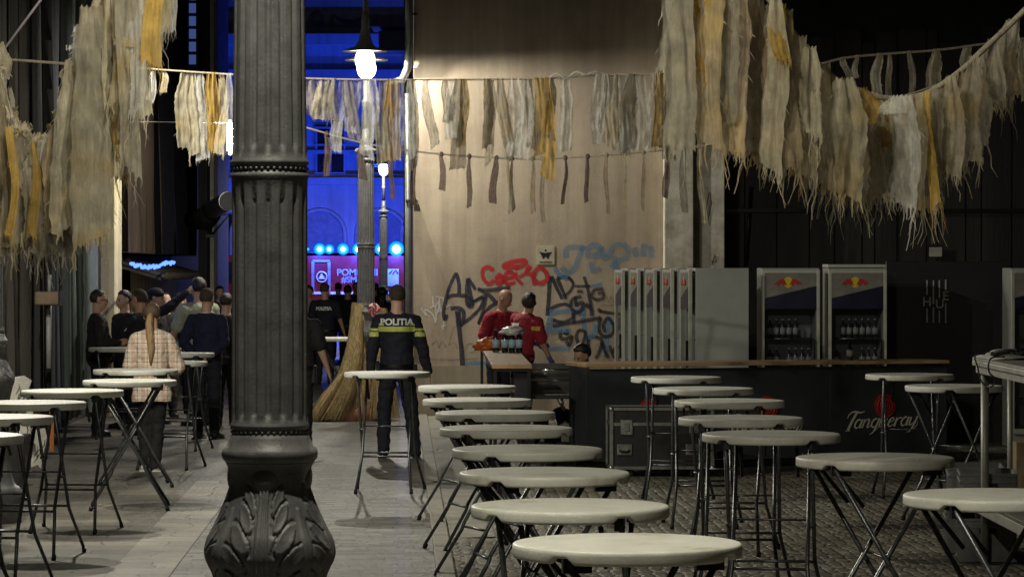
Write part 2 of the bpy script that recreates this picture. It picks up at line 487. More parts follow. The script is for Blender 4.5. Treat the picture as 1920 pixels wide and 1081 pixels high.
def spray(name, c, alpha=0.8):
    m, nt, p = new_mat(name)
    out = nt.nodes['Material Output']
    p.inputs['Base Color'].default_value = (*c, 1); p.inputs['Roughness'].default_value = 0.8
    tc = N(nt, 'ShaderNodeTexCoord')
    n = N(nt, 'ShaderNodeTexNoise', Scale=14.0, Detail=6.0, Roughness=0.8); nt.links.new(tc.outputs['Object'], n.inputs['Vector'])
    mr = N(nt, 'ShaderNodeMapRange'); mr.inputs['From Min'].default_value = 0.35; mr.inputs['From Max'].default_value = 0.6
    mr.inputs['To Min'].default_value = 1-alpha+0.25; mr.inputs['To Max'].default_value = 1-alpha
    nt.links.new(n.outputs['Fac'], mr.inputs['Value'])
    tp = N(nt, 'ShaderNodeBsdfTransparent'); mx = N(nt, 'ShaderNodeMixShader')
    nt.links.new(mr.outputs[0], mx.inputs[0]); nt.links.new(p.outputs[0], mx.inputs[1]); nt.links.new(tp.outputs[0], mx.inputs[2])
    nt.links.new(mx.outputs[0], out.inputs[0])
    return m
navy_s = spray('navy_spray_paint', (0.018, 0.02, 0.045), 0.85)
red_s = spray('red_spray_paint', (0.50, 0.015, 0.025), 0.9)
blue_s = spray('sky_blue_spray_paint', (0.10, 0.27, 0.48), 0.62)
blue2_s = spray('pale_blue_spray_paint', (0.11, 0.26, 0.44), 0.5)
black_s = spray('black_spray_paint', (0.015, 0.014, 0.016), 0.8)
white_s = spray('white_spray_paint', (0.7, 0.7, 0.68), 0.75)
faint_s = spray('faint_grey_spray_paint', (0.14, 0.11, 0.08), 0.35)
paint([[(240,480),(255,420),(290,340),(315,305),(335,390),(335,455)], [(235,490),(300,470),(400,480),(440,520),(520,480)],
  [(405,340),(395,420),(400,540),(440,550),(420,440),(405,345),(435,380),(465,425)], [(400,545),(530,480),(540,500),(520,600),(490,690)],
  [(480,420),(560,430),(735,410)], [(480,420),(570,470),(620,525)], [(650,520),(580,560),(530,620),(490,690),(560,660)],
  [(270,575),(330,570),(370,600),(365,680),(340,700),(325,600)], [(345,700),(420,650),(500,570),(530,490)],
  [(240,480),(215,590),(225,660),(240,620)]], 0.045, navy_s)
paint([[(325,590),(335,720),(355,900),(365,1060)]], 0.06, navy_s)
paint([[(605,275),(560,250),(520,275),(525,340),(570,380),(610,350)], [(620,345),(650,310),(670,345),(645,385),(620,350)], [(665,310),(670,380)],
  [(690,340),(760,330),(745,295),(705,300),(690,350),(720,385),(775,370)], [(775,290),(785,340),(830,385)], [(770,265),(850,225),(840,200),(760,210),(690,235),(700,255),(800,245)],
  [(800,330),(850,300),(870,250)], [(890,240),(860,300),(900,310),(925,390)], [(905,310),(960,255),(1010,290),(1020,350),(960,375),(915,330),(930,290)]], 0.05, red_s)
paint([[(1025,630),(1035,500),(1050,330),(1100,420),(1140,500)], [(1100,335),(1170,500)], [(1100,335),(1180,330),(1225,380),(1200,440),(1150,480)],
  [(1240,400),(1360,400)], [(1310,325),(1340,430),(1365,560),(1370,630)], [(1255,440),(1300,440)], [(1290,480),(1220,500),(1210,570),(1260,605),(1300,570),(1300,530),(1245,540)],
  [(1240,480),(1250,560)], [(1320,540),(1365,570)], [(1030,600),(1080,560),(1160,540),(1205,560)], [(1055,660),(1140,680),(1215,650),(1225,600)],
  [(1065,710),(1250,680),(1440,645)], [(1230,610),(1230,690)]], 0.042, navy_s)
paint([[(1460,420),(1390,430),(1370,480),(1410,505),(1460,490),(1455,450),(1420,460)], [(1435,595),(1520,610),(1620,620)], [(1420,575),(1440,600)],
  [(1440,640),(1425,730),(1460,790),(1520,780),(1545,720),(1500,650),(1460,700),(1475,760)], [(1560,640),(1570,740)], [(1590,640),(1600,740)], [(1620,640),(1625,740)],
  [(1130,740),(1125,800),(1170,810),(1215,790),(1195,860),(1170,830)], [(1175,735),(1180,770),(1150,760)], [(1270,740),(1250,790),(1270,860),(1290,910)], [(1270,740),(1320,760),(1300,850)],
  [(1340,780),(1345,900)], [(1360,790),(1420,800),(1450,830),(1425,920),(1400,960)], [(1450,830),(1470,900),(1500,960)], [(1510,860),(1540,950),(1590,950),(1600,890),(1560,870),(1530,920)]], 0.04, black_s)
paint([[(1170,180),(1175,110),(1240,95),(1310,110)], [(1310,80),(1270,170),(1240,260),(1180,290),(1130,250)], [(1350,180),(1340,110),(1400,80),(1430,110),(1420,160),(1370,160)],
  [(1440,260),(1380,280),(1370,210)], [(1440,90),(1460,170),(1500,160),(1550,80),(1640,80)], [(1640,80),(1650,170),(1580,200),(1520,260)], [(1540,160),(1560,260),(1600,290)],
  [(1700,100),(1720,170)], [(1780,70),(1770,170)], [(1830,85),(1840,180)]], 0.068, blue2_s)
paint([[(985,890),(1010,800),(1050,640)], [(985,885),(1200,880)], [(1040,605),(1200,590),(1320,600)], [(1045,745),(1200,740)], [(1300,610),(1310,700),(1335,830),(1350,900)], [(1480,950),(1490,800),(1500,640),(1550,760)],
  [(1370,400),(1450,385)], [(385,1080),(388,1010),(560,1005)], [(1080,250),(1110,300),(1180,340)], [(1400,690),(1390,770),(1340,800)]], 0.06, blue_s)
paint([[(40,570),(80,630),(70,580),(130,620),(155,680),(150,560),(110,570)], [(130,480),(140,560),(180,520),(170,600)], [(180,480),(190,590),(215,560)], [(210,490),(230,560),(270,540)],
  [(220,660),(210,740)], [(195,715),(230,705)], [(160,480),(215,495)], [(150,690),(160,620),(180,590)]], 0.016, white_s)
paint([[(120,860),(160,830),(180,880),(200,830),(240,880)], [(250,860),(300,840),(320,890)], [(390,900),(400,860),(440,850),(460,900),(420,920)], [(110,970),(300,975),(480,960)],
  [(1490,470),(1500,530),(1520,480),(1540,530)], [(1550,500),(1580,490),(1580,530),(1550,520)], [(1440,550),(1540,545)], [(260,850),(285,740),(310,710)]], 0.02, faint_s)
# logo plaque
pl = empty('wall_plaque', V(1023, 478, WY-0.03), 0, 'small pale square plaque with a black winged emblem on the beige wall', 'sign')
m = MB(); m.box((0, 0.01, 0), (0.25, 0.02, 0.26)); m.build('plate', mat('pale_plate', (0.45, 0.40, 0.30), 0.6), pl, bevel=0.003)
m = MB()
for sgn in (-1, 1):
    m.prism([(0, 0.03), (sgn*0.09, 0.045), (sgn*0.06, 0.0), (sgn*0.035, -0.06), (0, -0.02)], -0.004, 0.001)
m.ell((0, -0.002, 0.065), (0.015, 0.004, 0.015))
m.build('emblem', black_metal, pl)
text_part('women', 0.06, black_metal, pl, (0, -0.003, -0.095))

# white peeling pillar
pm = plaster_mat('peeling_white_paint', (0.80, 0.77, 0.66), (0.42, 0.38, 0.30), 3.5)
p0 = empty('pillar', (0, 0, 0), 0, 'flaking white plaster pillar rising behind the fridges at the end of the beige wall', 'pillar')
m = MB(); xa, xb = GX(1246, 43.6), GX(1300, 43.6); m.box(((xa+xb)/2, 43.85, 5), (xb-xa, 0.5, 10)); m.build('shaft', pm, p0, bevel=0.01)
m = MB(); xa, xb = GX(1317, 43.65), GX(1359, 43.65); m.box(((xa+xb)/2, 43.95, 5), (xb-xa, 0.5, 10)); m.build('shaft', pm, p0, bevel=0.01)
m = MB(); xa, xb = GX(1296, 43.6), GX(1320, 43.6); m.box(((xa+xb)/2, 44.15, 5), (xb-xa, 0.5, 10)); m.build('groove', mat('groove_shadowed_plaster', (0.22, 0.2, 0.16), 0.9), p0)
m = MB()
for st in ([(1246,125),(1249,90),(1252,125),(1255,90)], [(1259,90),(1259,125)], [(1259,108),(1266,108)], [(1270,88),(1268,125)], [(1335,497),(1341,478),(1343,490),(1334,490)], [(1322, 400), (1330, 360), (1334, 380), (1326, 420)]):
    m.stroke([(V(x, y, 43.6).x, V(x, y, 43.6).z) for x, y in st], 0.022, 43.596)
m.build('graffiti', black_s, p0, fix=False)

# dark right building
db = empty('dark_building', (0, 44.4, 0), 0, 'dark charcoal building front filling the right side behind the bar', 'building')
m = MB(); x0 = GX(1350, 44.4); m.box((x0+10, 0.5, 6), (20, 1.0, 12)); m.build('wall', dark_wall_m, db)
m = MB(); rr_ = random.Random(9)
x = x0+0.05
while x < x0+6:
    wd = rr_.uniform(0.12, 0.5)
    m.box((x+wd/2, -0.03-rr_.uniform(0, 0.03), 2.6+rr_.uniform(0, 0.3)), (wd-0.02, 0.03, 5.2)); x += wd
m.build('cladding', mat('dark_boards', (0.032, 0.031, 0.03), 0.85, 0, 0.5, 2, 0.4, 20, (1, 1, 0.1)), db)
m = MB(); m.box((x0+3, -0.1, V(0, 395, 44.4).z), (6, 0.06, 0.05)); m.tube([(V(1408, 350, 44.3).x, -0.1, V(0, 350, 44.3).z), (V(1398, 495, 44.3).x, -0.1, 2.1)], 0.02); m.build('conduit', black_metal, db)
pq = empty('notice', V(1754, 472, 43.9), 0, 'small white framed notice on the dark wall above the black partition', 'sign')
m = MB(); m.box((0, 0.01, 0), (0.22, 0.02, 0.17)); m.build('frame', black_metal, pq)
m = MB(); m.box((0, -0.006, 0), (0.18, 0.01, 0.13)); m.build('sheet', mat('notice_paper', (0.5, 0.5, 0.46), 0.6), pq)

# downpipe at the corner of the beige wall
dp = empty('downpipe', (0, 0, 0), 0, 'grey metal downpipe with an elbow at the corner of the beige wall', 'pipe')
xq = GX(767, 43.8)
m = MB(); m.tube([(xq, 43.85, 9), (xq, 43.85, 5.1), (xq-0.02, 43.9, 4.85), (xq-0.1, 44.1, 4.7), (xq-0.3, 44.5, 4.66)], 0.055, 12); m.build('upper_pipe', mat('zinc', (0.16, 0.17, 0.17), 0.45, 0.5), dp)
m = MB(); m.tube([(xq-0.02, 44.0, 4.5), (xq-0.02, 44.0, 0.05)], 0.045, 12)
m.build('lower_pipe', mat('zinc', (0.16, 0.17, 0.17)), dp)
m = MB()
for z in (1.0, 3.0, 5.6, 7.2): m.box((xq+0.03, 43.93, z), (0.16, 0.12, 0.03))
m.build('bracket', black_metal, dp)

# ================================================================== LAMP POSTS
bulb_m, _nt, _p = new_mat('lit_lamp_globe')
_e = N(_nt, 'ShaderNodeEmission'); _e.inputs[0].default_value = (*LAMP_COL, 1); _e.inputs[1].default_value = 9.0
_t = N(_nt, 'ShaderNodeBsdfTransparent'); _x = N(_nt, 'ShaderNodeMixShader'); _x.inputs[0].default_value = 0.6
_nt.links.new(_e.outputs[0], _x.inputs[1]); _nt.links.new(_t.outputs[0], _x.inputs[2]); _nt.links.new(_x.outputs[0], _nt.nodes['Material Output'].inputs[0])
NF = 16
def flute(a, z):
    on = 1.0 if (1.585 < z < 2.275 or 2.425 < z < 3.45) else 0.0
    return -0.012*on*max(0, math.cos(a*NF))**0.7 if math.cos(a*NF) > 0 else 0.0
def make_post():
    root = empty('street_lamp', (0, 0, 0))
    pr = [(0.26, 0.0), (0.26, 0.25), (0.22, 0.30), (0.19, 0.36), (0.165, 0.5), (0.16, 0.75), (0.145, 0.86), (0.14, 0.92), (0.152, 1.0), (0.174, 1.074), (0.187, 1.103), (0.200, 1.133), (0.202, 1.163), (0.193, 1.199), (0.175, 1.233), (0.160, 1.264), (0.147, 1.294), (0.131, 1.335), (0.126, 1.365), (0.128, 1.40), (0.134, 1.425), (0.142, 1.44)]
    m = MB()
    prs = smooth_pts(pr, 3)
    fine = []
    for (r0, z0), (r1, z1) in zip(prs[:-1], prs[1:]):
        k_ = max(1, int(abs(z1-z0)/0.004)) if z0 > 0.95 else 1
        fine += [(r0+(r1-r0)*i/k_, z0+(z1-z0)*i/k_) for i in range(k_)]
    fine.append(prs[-1])
    LE = [(0.050, 1.322, 0.046, 0.0150, 68), (0.056, 1.269, 0.046, 0.0165, 60), (0.066, 1.206, 0.050, 0.018, 52), (0.084, 1.145, 0.048, 0.0185, 44), (0.095, 1.075, 0.042, 0.015, 38)]
    def relief(a, z):
        if z < 0.97 or z > 1.42: return 0.0
        sec = 2*PI/4
        d = ((a+PI/2+0.10+sec/2) % sec)-sec/2
        r = 0.165+0.035*math.sin(min(1, (1.4-z)/0.24)*PI/2)
        u = abs(d)*r
        h = 0.0
        w_ = 0.022+0.012*max(0, (1.2-z)/0.25)
        if u < w_ and z < 1.375:
            h = 0.007*(0.55+0.45*math.cos(u/w_*3*PI))
        elif u < w_*1.2 and z < 1.375: h = -0.003
        for (uc, zc, la, lb_, an) in LE:
            uc = uc*1.22; la = la*1.15; lb_ = lb_*1.28; du = u-uc; dz = z-zc; c, s_ = math.cos(R(an)), math.sin(R(an))
            l = (du*c+dz*s_)/la; w2 = (-du*s_+dz*c)/lb_
            q = math.hypot(l, w2)
            if q < 1: h = 0.007-0.005*(1-q*q)
            elif q < 1.25 and w2 > -0.2: h = -0.005
        if u > 0.135:
            h = 0.003+0.0035*math.cos((abs(d)-sec/2)*r/0.05*PI) if z < 1.30 else 0.0
            h *= min(1, (u-0.135)/0.01)
        return h*max(0, min(1, (1.385-z)/0.05))
    m.lathe(fine, 300, flute=relief)
    base = m.build('pedestal', iron, root, fix=False)
    for q in range(4):
        a0 = -PI/2-0.10+q*PI/2
        m = MB(); r = 0.113
        m.ell((r*math.cos(a0), r*math.sin(a0), 1.392), (0.043, 0.023, 0.052), M=Matrix.Rotation(a0+PI/2, 3, 'Z'))
        m.build('neck_lobe', iron, root)
    m = MB()
    prof = [(0.142, 1.44), (0.150, 1.45), (0.153, 1.465), (0.150, 1.48), (0.138, 1.487), (0.133, 1.505), (0.127, 1.513), (0.126, 1.522), (0.121, 1.526), (0.119, 1.545), (0.125, 1.549), (0.125, 1.558), (0.121, 1.563), (0.121, 1.58)]
    prof += [(0.121, 1.588), (0.1205, 1.60), (0.120, 2.26), (0.120, 2.272)]
    prof += [(0.120, 2.30), (0.121, 2.335), (0.1245, 2.342), (0.1245, 2.352), (0.118, 2.356), (0.118, 2.378), (0.1245, 2.382), (0.1245, 2.392), (0.119, 2.398), (0.119, 2.42), (0.119, 2.435), (0.118, 2.45), (0.105, 3.43), (0.105, 3.44), (0.105, 3.5)]
    m.lathe(prof, NF*12, flute=flute)
    for zc in (1.535, 2.367):
        for q in range(40):
            a = 2*PI*q/40; m.ell((0.119*math.cos(a), 0.119*math.sin(a), zc), (0.006, 0.006, 0.006), 6, 4)
    m.build('fluted_shaft', iron, root)
    m = MB()
    m.lathe([(0.105, 3.5), (0.125, 3.52), (0.125, 3.545), (0.09, 3.56), (0.085, 3.60), (0.14, 3.63), (0.155, 3.655), (0.14, 3.68), (0.08, 3.70), (0.06, 3.76), (0.075, 3.79), (0.05, 3.83), (0.045, 3.95)], 28)
    m.lathe([(0.045, 3.95), (0.042, 4.3), (0.055, 4.31), (0.055, 4.34), (0.04, 4.35), (0.038, 6.35), (0.06, 6.37), (0.06, 6.42), (0.02, 6.46), (0.012, 6.7)], 20)
    m.build('upper_shaft', iron, root)
    for sg in (-1, 1):
        pts = [(0, 0, 5.5), (0, sg*0.25, 5.95), (0, sg*0.55, 6.12), (0, sg*0.8, 6.0), (0, sg*0.9, 5.75), (0, sg*0.9, 5.2)]
        m = MB(); m.tube([(*p,) for p in [tuple(x) for x in bez3(pts)]], 0.022, 10)
        m.tube(spiral(sg), 0.012, 6)
        arm = m.build('arm', iron, root)
        m = MB()
        m.lathe([(0.03, 5.45), (0.045, 5.42), (0.045, 5.25), (0.06, 5.2), (0.09, 5.08), (0.13, 5.01), (0.29, 4.955), (0.30, 4.942), (0.296, 4.938), (0.16, 4.99), (0.10, 5.0), (0.02, 5.0)], 32, (0, sg*0.9, 0))
        shade = m.build('lamp_shade', mat('enamel_shade', (0.22, 0.22, 0.2), 0.4, 0.0), root)
        m = MB()
        m.ell((0, sg*0.9, 4.83), (0.135, 0.135, 0.16), 20, 12)
        m.build('lamp_globe', bulb_m, root)
        ld = bpy.data.lights.new('lamp_light', 'POINT'); ld.color = (1.0, 0.94, 0.75); ld.energy = LAMP_W; ld.shadow_soft_size = 0.03
        lo = bpy.data.objects.new('lamp_light', ld); col.objects.link(lo); lo.parent = root; lo.location = (0, sg*0.9, 4.948)
    return root
def bez3(pts):
    P = [Vector(p) for p in pts]; out = []
    for i in range(len(P)-1):
        p0 = P[max(0, i-1)]; p1 = P[i]; p2 = P[i+1]; p3 = P[min(len(P)-1, i+2)]
        for j in range(5):
            t = j/5
            out.append(0.5*((2*p1)+(-p0+p2)*t+(2*p0-5*p1+4*p2-p3)*t*t+(-p0+3*p1-3*p2+p3)*t**3))
    out.append(P[-1]); return out
def spiral(sg):
    return [(0, sg*(0.4+0.14*math.cos(t)*(1-t/9)), 5.72+0.14*math.sin(t)*(1-t/9)) for t in [i*0.5 for i in range(14)]]
post = make_post()
tag(post, 'large fluted dark iron lamp post with leafy bulb base in the left foreground', 'street lamp', 'cast iron street lamps down the street')
post.location = (-0.77, 10, 0); post.rotation_euler.z = STREET_ROT
for X, Y, lb in ((GX(686, 42.8), 42.8, 'lit iron lamp post whose foot is wrapped in straw brooms beyond the police officer'),
                 (GX(719, 88), 88, 'small distant lit lamp post in front of the blue lit building'),
                 (-4.24, 25.5, 'iron lamp post at the left edge with only its dark foot showing beside the tables')):
    c = copy_tree(post); c.location = (X, Y, 0); c['label'] = lb
    c.rotation_euler.z = STREET_ROT
    for ch in c.children:
        if ch.type == 'LIGHT':
            ch.data = ch.data.copy(); ch.data.color = (1.0, 0.95, 0.80); ch.data.energy = LAMP_W*(1.0 if Y == 42.8 else 1.75 if Y < 30 else 0.9)

# ================================================================== FAR STREET END: BLUE BUILDING, FIRE TRUCK
FY = 100.0
fb = empty('far_building', (0, FY, 0), 0, 'classical facade with arches and garland frieze flooded in blue light at the street end', 'building')
facade_m = plaster_mat('pale_facade', (0.42, 0.42, 0.42), (0.28, 0.28, 0.29), 0.4)
facade_d = mat('facade_panel', (0.2, 0.2, 0.23), 0.9)
win_m = mat('dark_window_glass', (0.015, 0.016, 0.02), 0.15)
def fz(py): return CAMZ-(py-504)/FPX*FY
def fx(px): return GX(px, FY)
m = MB(); m.box(((fx(250)+fx(900))/2, 1, 7.5), (fx(900)-fx(250), 2, 15.1)); m.build('wall', facade_m, fb)
m = MB()
for py, h, d in ((340, 0.22, 0.35), (330, 0.1, 0.2), (140, 0.28, 0.3), (285, 0.12, 0.15)):
    m.box(((fx(250)+fx(900))/2, -d/2, fz(py)), (fx(900)-fx(250), d, h))
m.build('string_course', facade_m, fb)
m = MB(); m.box(((fx(250)+fx(900))/2, -0.5, fz(78)), (fx(900)-fx(250), 1.0, 0.34)); m.box(((fx(250)+fx(900))/2, -0.3, fz(62)), (fx(900)-fx(250), 0.6, 0.22))
m.build('cornice', facade_m, fb)
m = MB(); m.box(((fx(250)+fx(900))/2, -0.03, fz(36)), (fx(900)-fx(250), 0.06, 0.5)); m.build('frieze', mat('cream_frieze', (0.45, 0.44, 0.42), 0.9), fb)
m = MB()
for cx in (595, 655, 720, 470, 350):
    a = fx(cx)
    if cx in (595, 470, 350):
        m = MB(); m.tube([(a+0.17*math.cos(t), -0.08, fz(35)+0.17*math.sin(t)) for t in [i*PI/8 for i in range(17)]], 0.075, 8); m.build('wreath_relief', facade_d, fb)
    else:
        m = MB(); m.tube([(a+0.5*u, -0.08, fz(29)-0.22*(1-u*u)) for u in [i/8-1 for i in range(17)]], [0.03+0.05*(1-abs(i/8-1)) for i in range(17)], 8)
        m.build('garland_relief', facade_d, fb)
        for s2 in (-0.55, 0.55): m = MB(); m.ell((a+s2, -0.08, fz(40)), (0.07, 0.06, 0.16)); m.build('tassel_relief', facade_d, fb)
for i, cx in enumerate((415, 480, 600, 715, 800)):
    m = MB(); a = fx(cx); wd = 0.72
    poly = [(a-wd, 0.2), (a+wd, 0.2)]+[(a+wd*math.cos(t), fz(440)+wd*math.sin(t)) for t in [j*PI/12 for j in range(13)]]
    m.prism(poly, -0.02, 0.3); arch = m.build('arch_window', win_m if cx < 500 else facade_d, fb)
    m = MB(); m.tube([(a-wd-0.08, -0.03, 0.1), (a-wd-0.08, -0.03, fz(440))]+[(a-(wd+0.08)*math.cos(t), -0.03, fz(440)+(wd+0.08)*math.sin(t)) for t in [j*PI/12 for j in range(13)]]+[(a+wd+0.08, -0.03, 0.1)], 0.07, 6)
    m.build('arch_trim', facade_m, arch)
for cx in (350, 430, 510, 620, 700, 790):
    a = fx(cx)
    m = MB(); m.box((a, -0.02, (fz(325)+fz(240))/2), (0.85, 0.06, fz(240)-fz(325))); wdw = m.build('window', win_m, fb)
    m = MB()
    for s2 in (-0.45, 0, 0.45): m.box((a+s2, -0.08, (fz(325)+fz(240))/2), (0.06, 0.06, fz(240)-fz(325)+0.1))
    for z in (fz(325), fz(272), fz(240)): m.box((a, -0.12, z), (1.0, 0.08, 0.06))
    m.build('window_frame', facade_m, wdw)

# right side return of neighbouring house between cornice and wall corner
nb = empty('neighbour_house', (0, 0, 0), 0, 'slice of blue-grey house with a deep moulded cornice just left of the beige wall corner', 'building')
m = MB(); xq2 = GX(757, 82)
m.box((xq2+1.0, 84, 6), (2.0, 4, 12)); m.build('wall', facade_m, nb)
m = MB(); m.box((xq2+0.6, 81.6, 7.9), (2.4, 1.6, 0.5)); m.box((xq2+0.6, 81.6, 8.4), (2.8, 2.0, 0.3)); m.build('cornice', facade_m, nb)

# fire engine, side-on
TY = 92.0
red_p = mat('fire_engine_red', (0.20, 0.01, 0.012), 0.35, 0, 0.15, 3, coat=0.3)
tk = empty('fire_engine', (0, TY, 0), 0, 'red fire engine parked side-on at the street end with white lettering and blue beacons', 'fire engine')
def tz(py): return CAMZ-(py-504)/FPX*TY
def tx(px): return GX(px, TY)
m = MB(); m.box(((tx(500)+tx(790))/2, 1.25, 1.6), (tx(790)-tx(500), 2.4, 1.9)); m.build('body', red_p, tk, bevel=0.04)
m = MB(); m.box((tx(500)-0.9, 1.25, 1.55), (1.7, 2.4, 1.8)); m.box((tx(500)-1.3, 1.25, 1.0), (1.5, 2.3, 0.9)); cab = m.build('cab', red_p, tk, bevel=0.06)
m = MB(); m.box((tx(500)-0.95, 0.04, 1.95), (1.0, 0.03, 0.6)); m.build('cab_window', win_m, cab)
m = MB(); m.box(((tx(500)+tx(790))/2, 0.03, tz(549)), (tx(790)-tx(500), 0.02, 0.07)); m.build('reflective_stripe', mat('white_reflective', (0.85, 0.85, 0.85), 0.4), tk)
m = MB()
for a, b2 in ((583, 590), (614, 620)): m.box((tx((a+b2)/2), 0.03, tz(520)), (0.08, 0.03, 0.95))
m.box((tx(602), 0.03, tz(489)), (0.5, 0.03, 0.06)); m.build('locker_frame', mat('alu', (0.3, 0.3, 0.3), 0.4, 0.5), tk)
m = MB(); cxx, czz = tx(603), tz(519)
m.tube([(cxx+0.15*math.cos(t), 0.025, czz+0.15*math.sin(t)) for t in [i*PI/10 for i in range(21)]], 0.02, 6, False)
m.prism([(cxx-0.1, czz-0.06), (cxx+0.1, czz-0.06), (cxx, czz+0.11)], 0.0, 0.04); m.build('emblem', mat('pale_lilac', (0.55, 0.5, 0.6), 0.5), tk)
wl = mat('white_lettering', (0.28, 0.26, 0.28), 0.5)
text_part('POMPIERII', 0.27, wl, tk, (tx(670), 0.03, tz(511)), bold=0.006)
text_part('#SMURD', 0.25, wl, tk, (tx(671), 0.03, tz(524.5)), bold=0.006)
m = MB(); m.box((tx(737), 0.03, tz(520)), (0.33, 0.02, 0.5)); ps = m.build('poster', mat('white_poster', (0.4, 0.4, 0.42), 0.5), tk)
m = MB(); m.stroke([(tx(730), tz(513)), (tx(736), tz(506)), (tx(736), tz(514)), (tx(742), tz(506)), (tx(746), tz(513))], 0.05, 0.012); m.build('emblem', red_p, tk, fix=False)
for px in (540, 745):
    m = MB(); m.tube([(tx(px), -0.02, 0.48), (tx(px), 0.3, 0.48)], 0.48, 24); wh = m.build('wheel', mat('tyre_rubber', (0.02, 0.02, 0.02), 0.8), tk)
    m = MB(); m.tube([(tx(px), -0.035, 0.48), (tx(px), 0.1, 0.48)], 0.26, 20); m.build('rim', steel, wh)
m = MB(); m.box(((tx(560)+tx(765))/2, 0.2, tz(476)), (tx(765)-tx(560), 0.3, 0.1)); m.build('light_bar', black_metal, tk)
def beacon_mat(name, k_):
    m = bpy.data.materials.new(name); m.use_nodes = True
    nt = m.node_tree; nt.nodes.clear()
    o = nt.nodes.new('ShaderNodeOutputMaterial'); e = nt.nodes.new('ShaderNodeEmission')
    lw = nt.nodes.new('ShaderNodeLayerWeight'); lw.inputs['Blend'].default_value = 0.5
    r = ramp(nt, [(0.0, (0.15, 0.8, 1.0)), (0.06, (0.02, 0.45, 1.0)), (0.25, (0.0, 0.16, 1.0)), (0.8, (0.0, 0.02, 0.6))])  # paints the glow round each beacon: pale centre fading to blue rim
    nt.links.new(lw.outputs['Facing'], r.inputs[0]); nt.links.new(r.outputs[0], e.inputs[0])
    m1 = nt.nodes.new('ShaderNodeMapRange'); m1.inputs['From Max'].default_value = 0.5; m1.inputs['To Min'].default_value = 1.6; m1.inputs['To Max'].default_value = 0.9
    nt.links.new(lw.outputs['Facing'], m1.inputs['Value']); nt.links.new(m1.outputs[0], e.inputs[1])
    nt.links.new(e.outputs[0], o.inputs[0])
    return m
beam_m = beacon_mat('blue_beacon_glow', 1.0); core_m = emis('beacon_core', (0.45, 0.8, 1.0), 30.0)
for px, rr2, mm in ((577, 0.08, 0), (599, 0.20, 0.055), (617, 0.17, 0.045), (643, 0.20, 0.055), (671.5, 0.21, 0.08), (713, 0.20, 0.055), (743, 0.25, 0.11)):
    m = MB(); m.ell((tx(px), 0.1, tz(467)), (rr2, 0.1, rr2), 20, 12); bo = m.build('beacon', beam_m, tk)
    if mm: m = MB(); m.ell((tx(px), 0.0, tz(467)), (mm, 0.03, mm), 12, 8); m.build('beacon_core', core_m, bo)
def plight(name, loc, colr, e, r=0.1, parent=None):
    l = bpy.data.lights.new(name, 'POINT'); l.color = colr; l.energy = e; l.shadow_soft_size = r
    o = bpy.data.objects.new(name, l); col.objects.link(o); o.location = loc
    if parent: o.parent = parent
    return o
BL = (0.01, 0.07, 1.0)
for px, e in ((599, 420), (671, 600), (743, 600)):
    plight('beacon_light', (tx(px), -0.35, tz(466)), BL, e, 0.1, tk)
for px, e in ((560, 560), (640, 560), (720, 560)):
    plight('added_facade_blue_light', (tx(px), 3.6, 2.4), (0.012, 0.06, 1.0), e, 0.15, tk)  # unseen blue lights added behind the truck to brighten the facade
# unseen rear domes, added only to go with the added facade lights
for px in (560, 700):
    m = MB(); m.lathe([(0.12, 2.55), (0.12, 2.6), (0.1, 2.72), (0.02, 2.76)], 14, (tx(px), 2.2, 0)); m.build('beacon', beam_m, tk)

# ================================================================== LEFT BUILDING
def lx_wall(Y): return -5.6-0.03525*(Y-34.4)
lb = empty('timber_front_house', (0, 0, 0), 0, 'dark house front on the left hung with tall cloth drapes and boards', 'building')
m = MB()
m.add([(lx_wall(12), 12, 0), (lx_wall(80), 80, 0), (lx_wall(80), 80, 12), (lx_wall(12), 12, 12), (lx_wall(12)-8, 12, 0), (lx_wall(80)-8, 80, 0), (lx_wall(80)-8, 80, 12), (lx_wall(12)-8, 12, 12)],
  [(0, 1, 2, 3), (1, 5, 6, 2), (0, 3, 7, 4), (3, 2, 6, 7)])
m.build('wall', mat('soot_dark_plaster', (0.035, 0.035, 0.035), 0.9, 0, 0.5, 1.5, 0.5, 14), lb)
def Yof(px, o=0.0):   # distance at which a photo column meets the left wall line (protrusion o)
    q = (px-960)/FPX
    return (-5.6+0.03525*34.4+o)/(q+0.03525)
def drape(px0, px1, z0, z1, material, name, label, folds, amp=0.12, off=0.25, seed=1, fz_=0.0):
    rg = random.Random(seed)
    Y0, Y1 = Yof(px0, off+amp), Yof(px1, off+amp)
    n = max(24, folds*8); rows = 14
    ph = [rg.uniform(0, 6.28) for _ in range(4)]
    vs = []; fs = []
    for j in range(rows+1):
        t = j/rows; z = z1+(z0-z1)*t
        for i in range(n+1):
            u = i/n; Y = Y0+(Y1-Y0)*u
            a = amp*(0.55+0.45*t)*(math.sin(u*folds*2*PI+ph[0]+0.8*math.sin(t*3+ph[1]))+0.45*math.sin(u*folds*4.7*PI+ph[2])+0.3*math.sin(u*folds*11+ph[3]))
            zz = z + (fz_*rg.uniform(-1, 1) if j == rows else 0)
            vs.append((lx_wall(Y)+off+a, Y+0.12*math.sin(t*2.3+u*20), zz))
    for j in range(rows):
        for i in range(n):
            a = j*(n+1)+i; fs.append((a, a+1, a+n+2, a+n+1))
    m = MB(); m.add(vs, fs, True)
    o = m.build(name, material, fix=False)
    return tag(o, label, 'drape', 'cloth drapes on the left house')
def cloth(name, c, var=0.35): return mat(name, c, 0.92, 0, var, 3, 0.5, 50, (1, 1, 0.15))
drape(-60, 22, 0.3, 7, cloth('olive_black_cloth', (0.07, 0.068, 0.058)), 'cloth_drape', 'olive black tall drape at the extreme left of the house front', 5, seed=2)
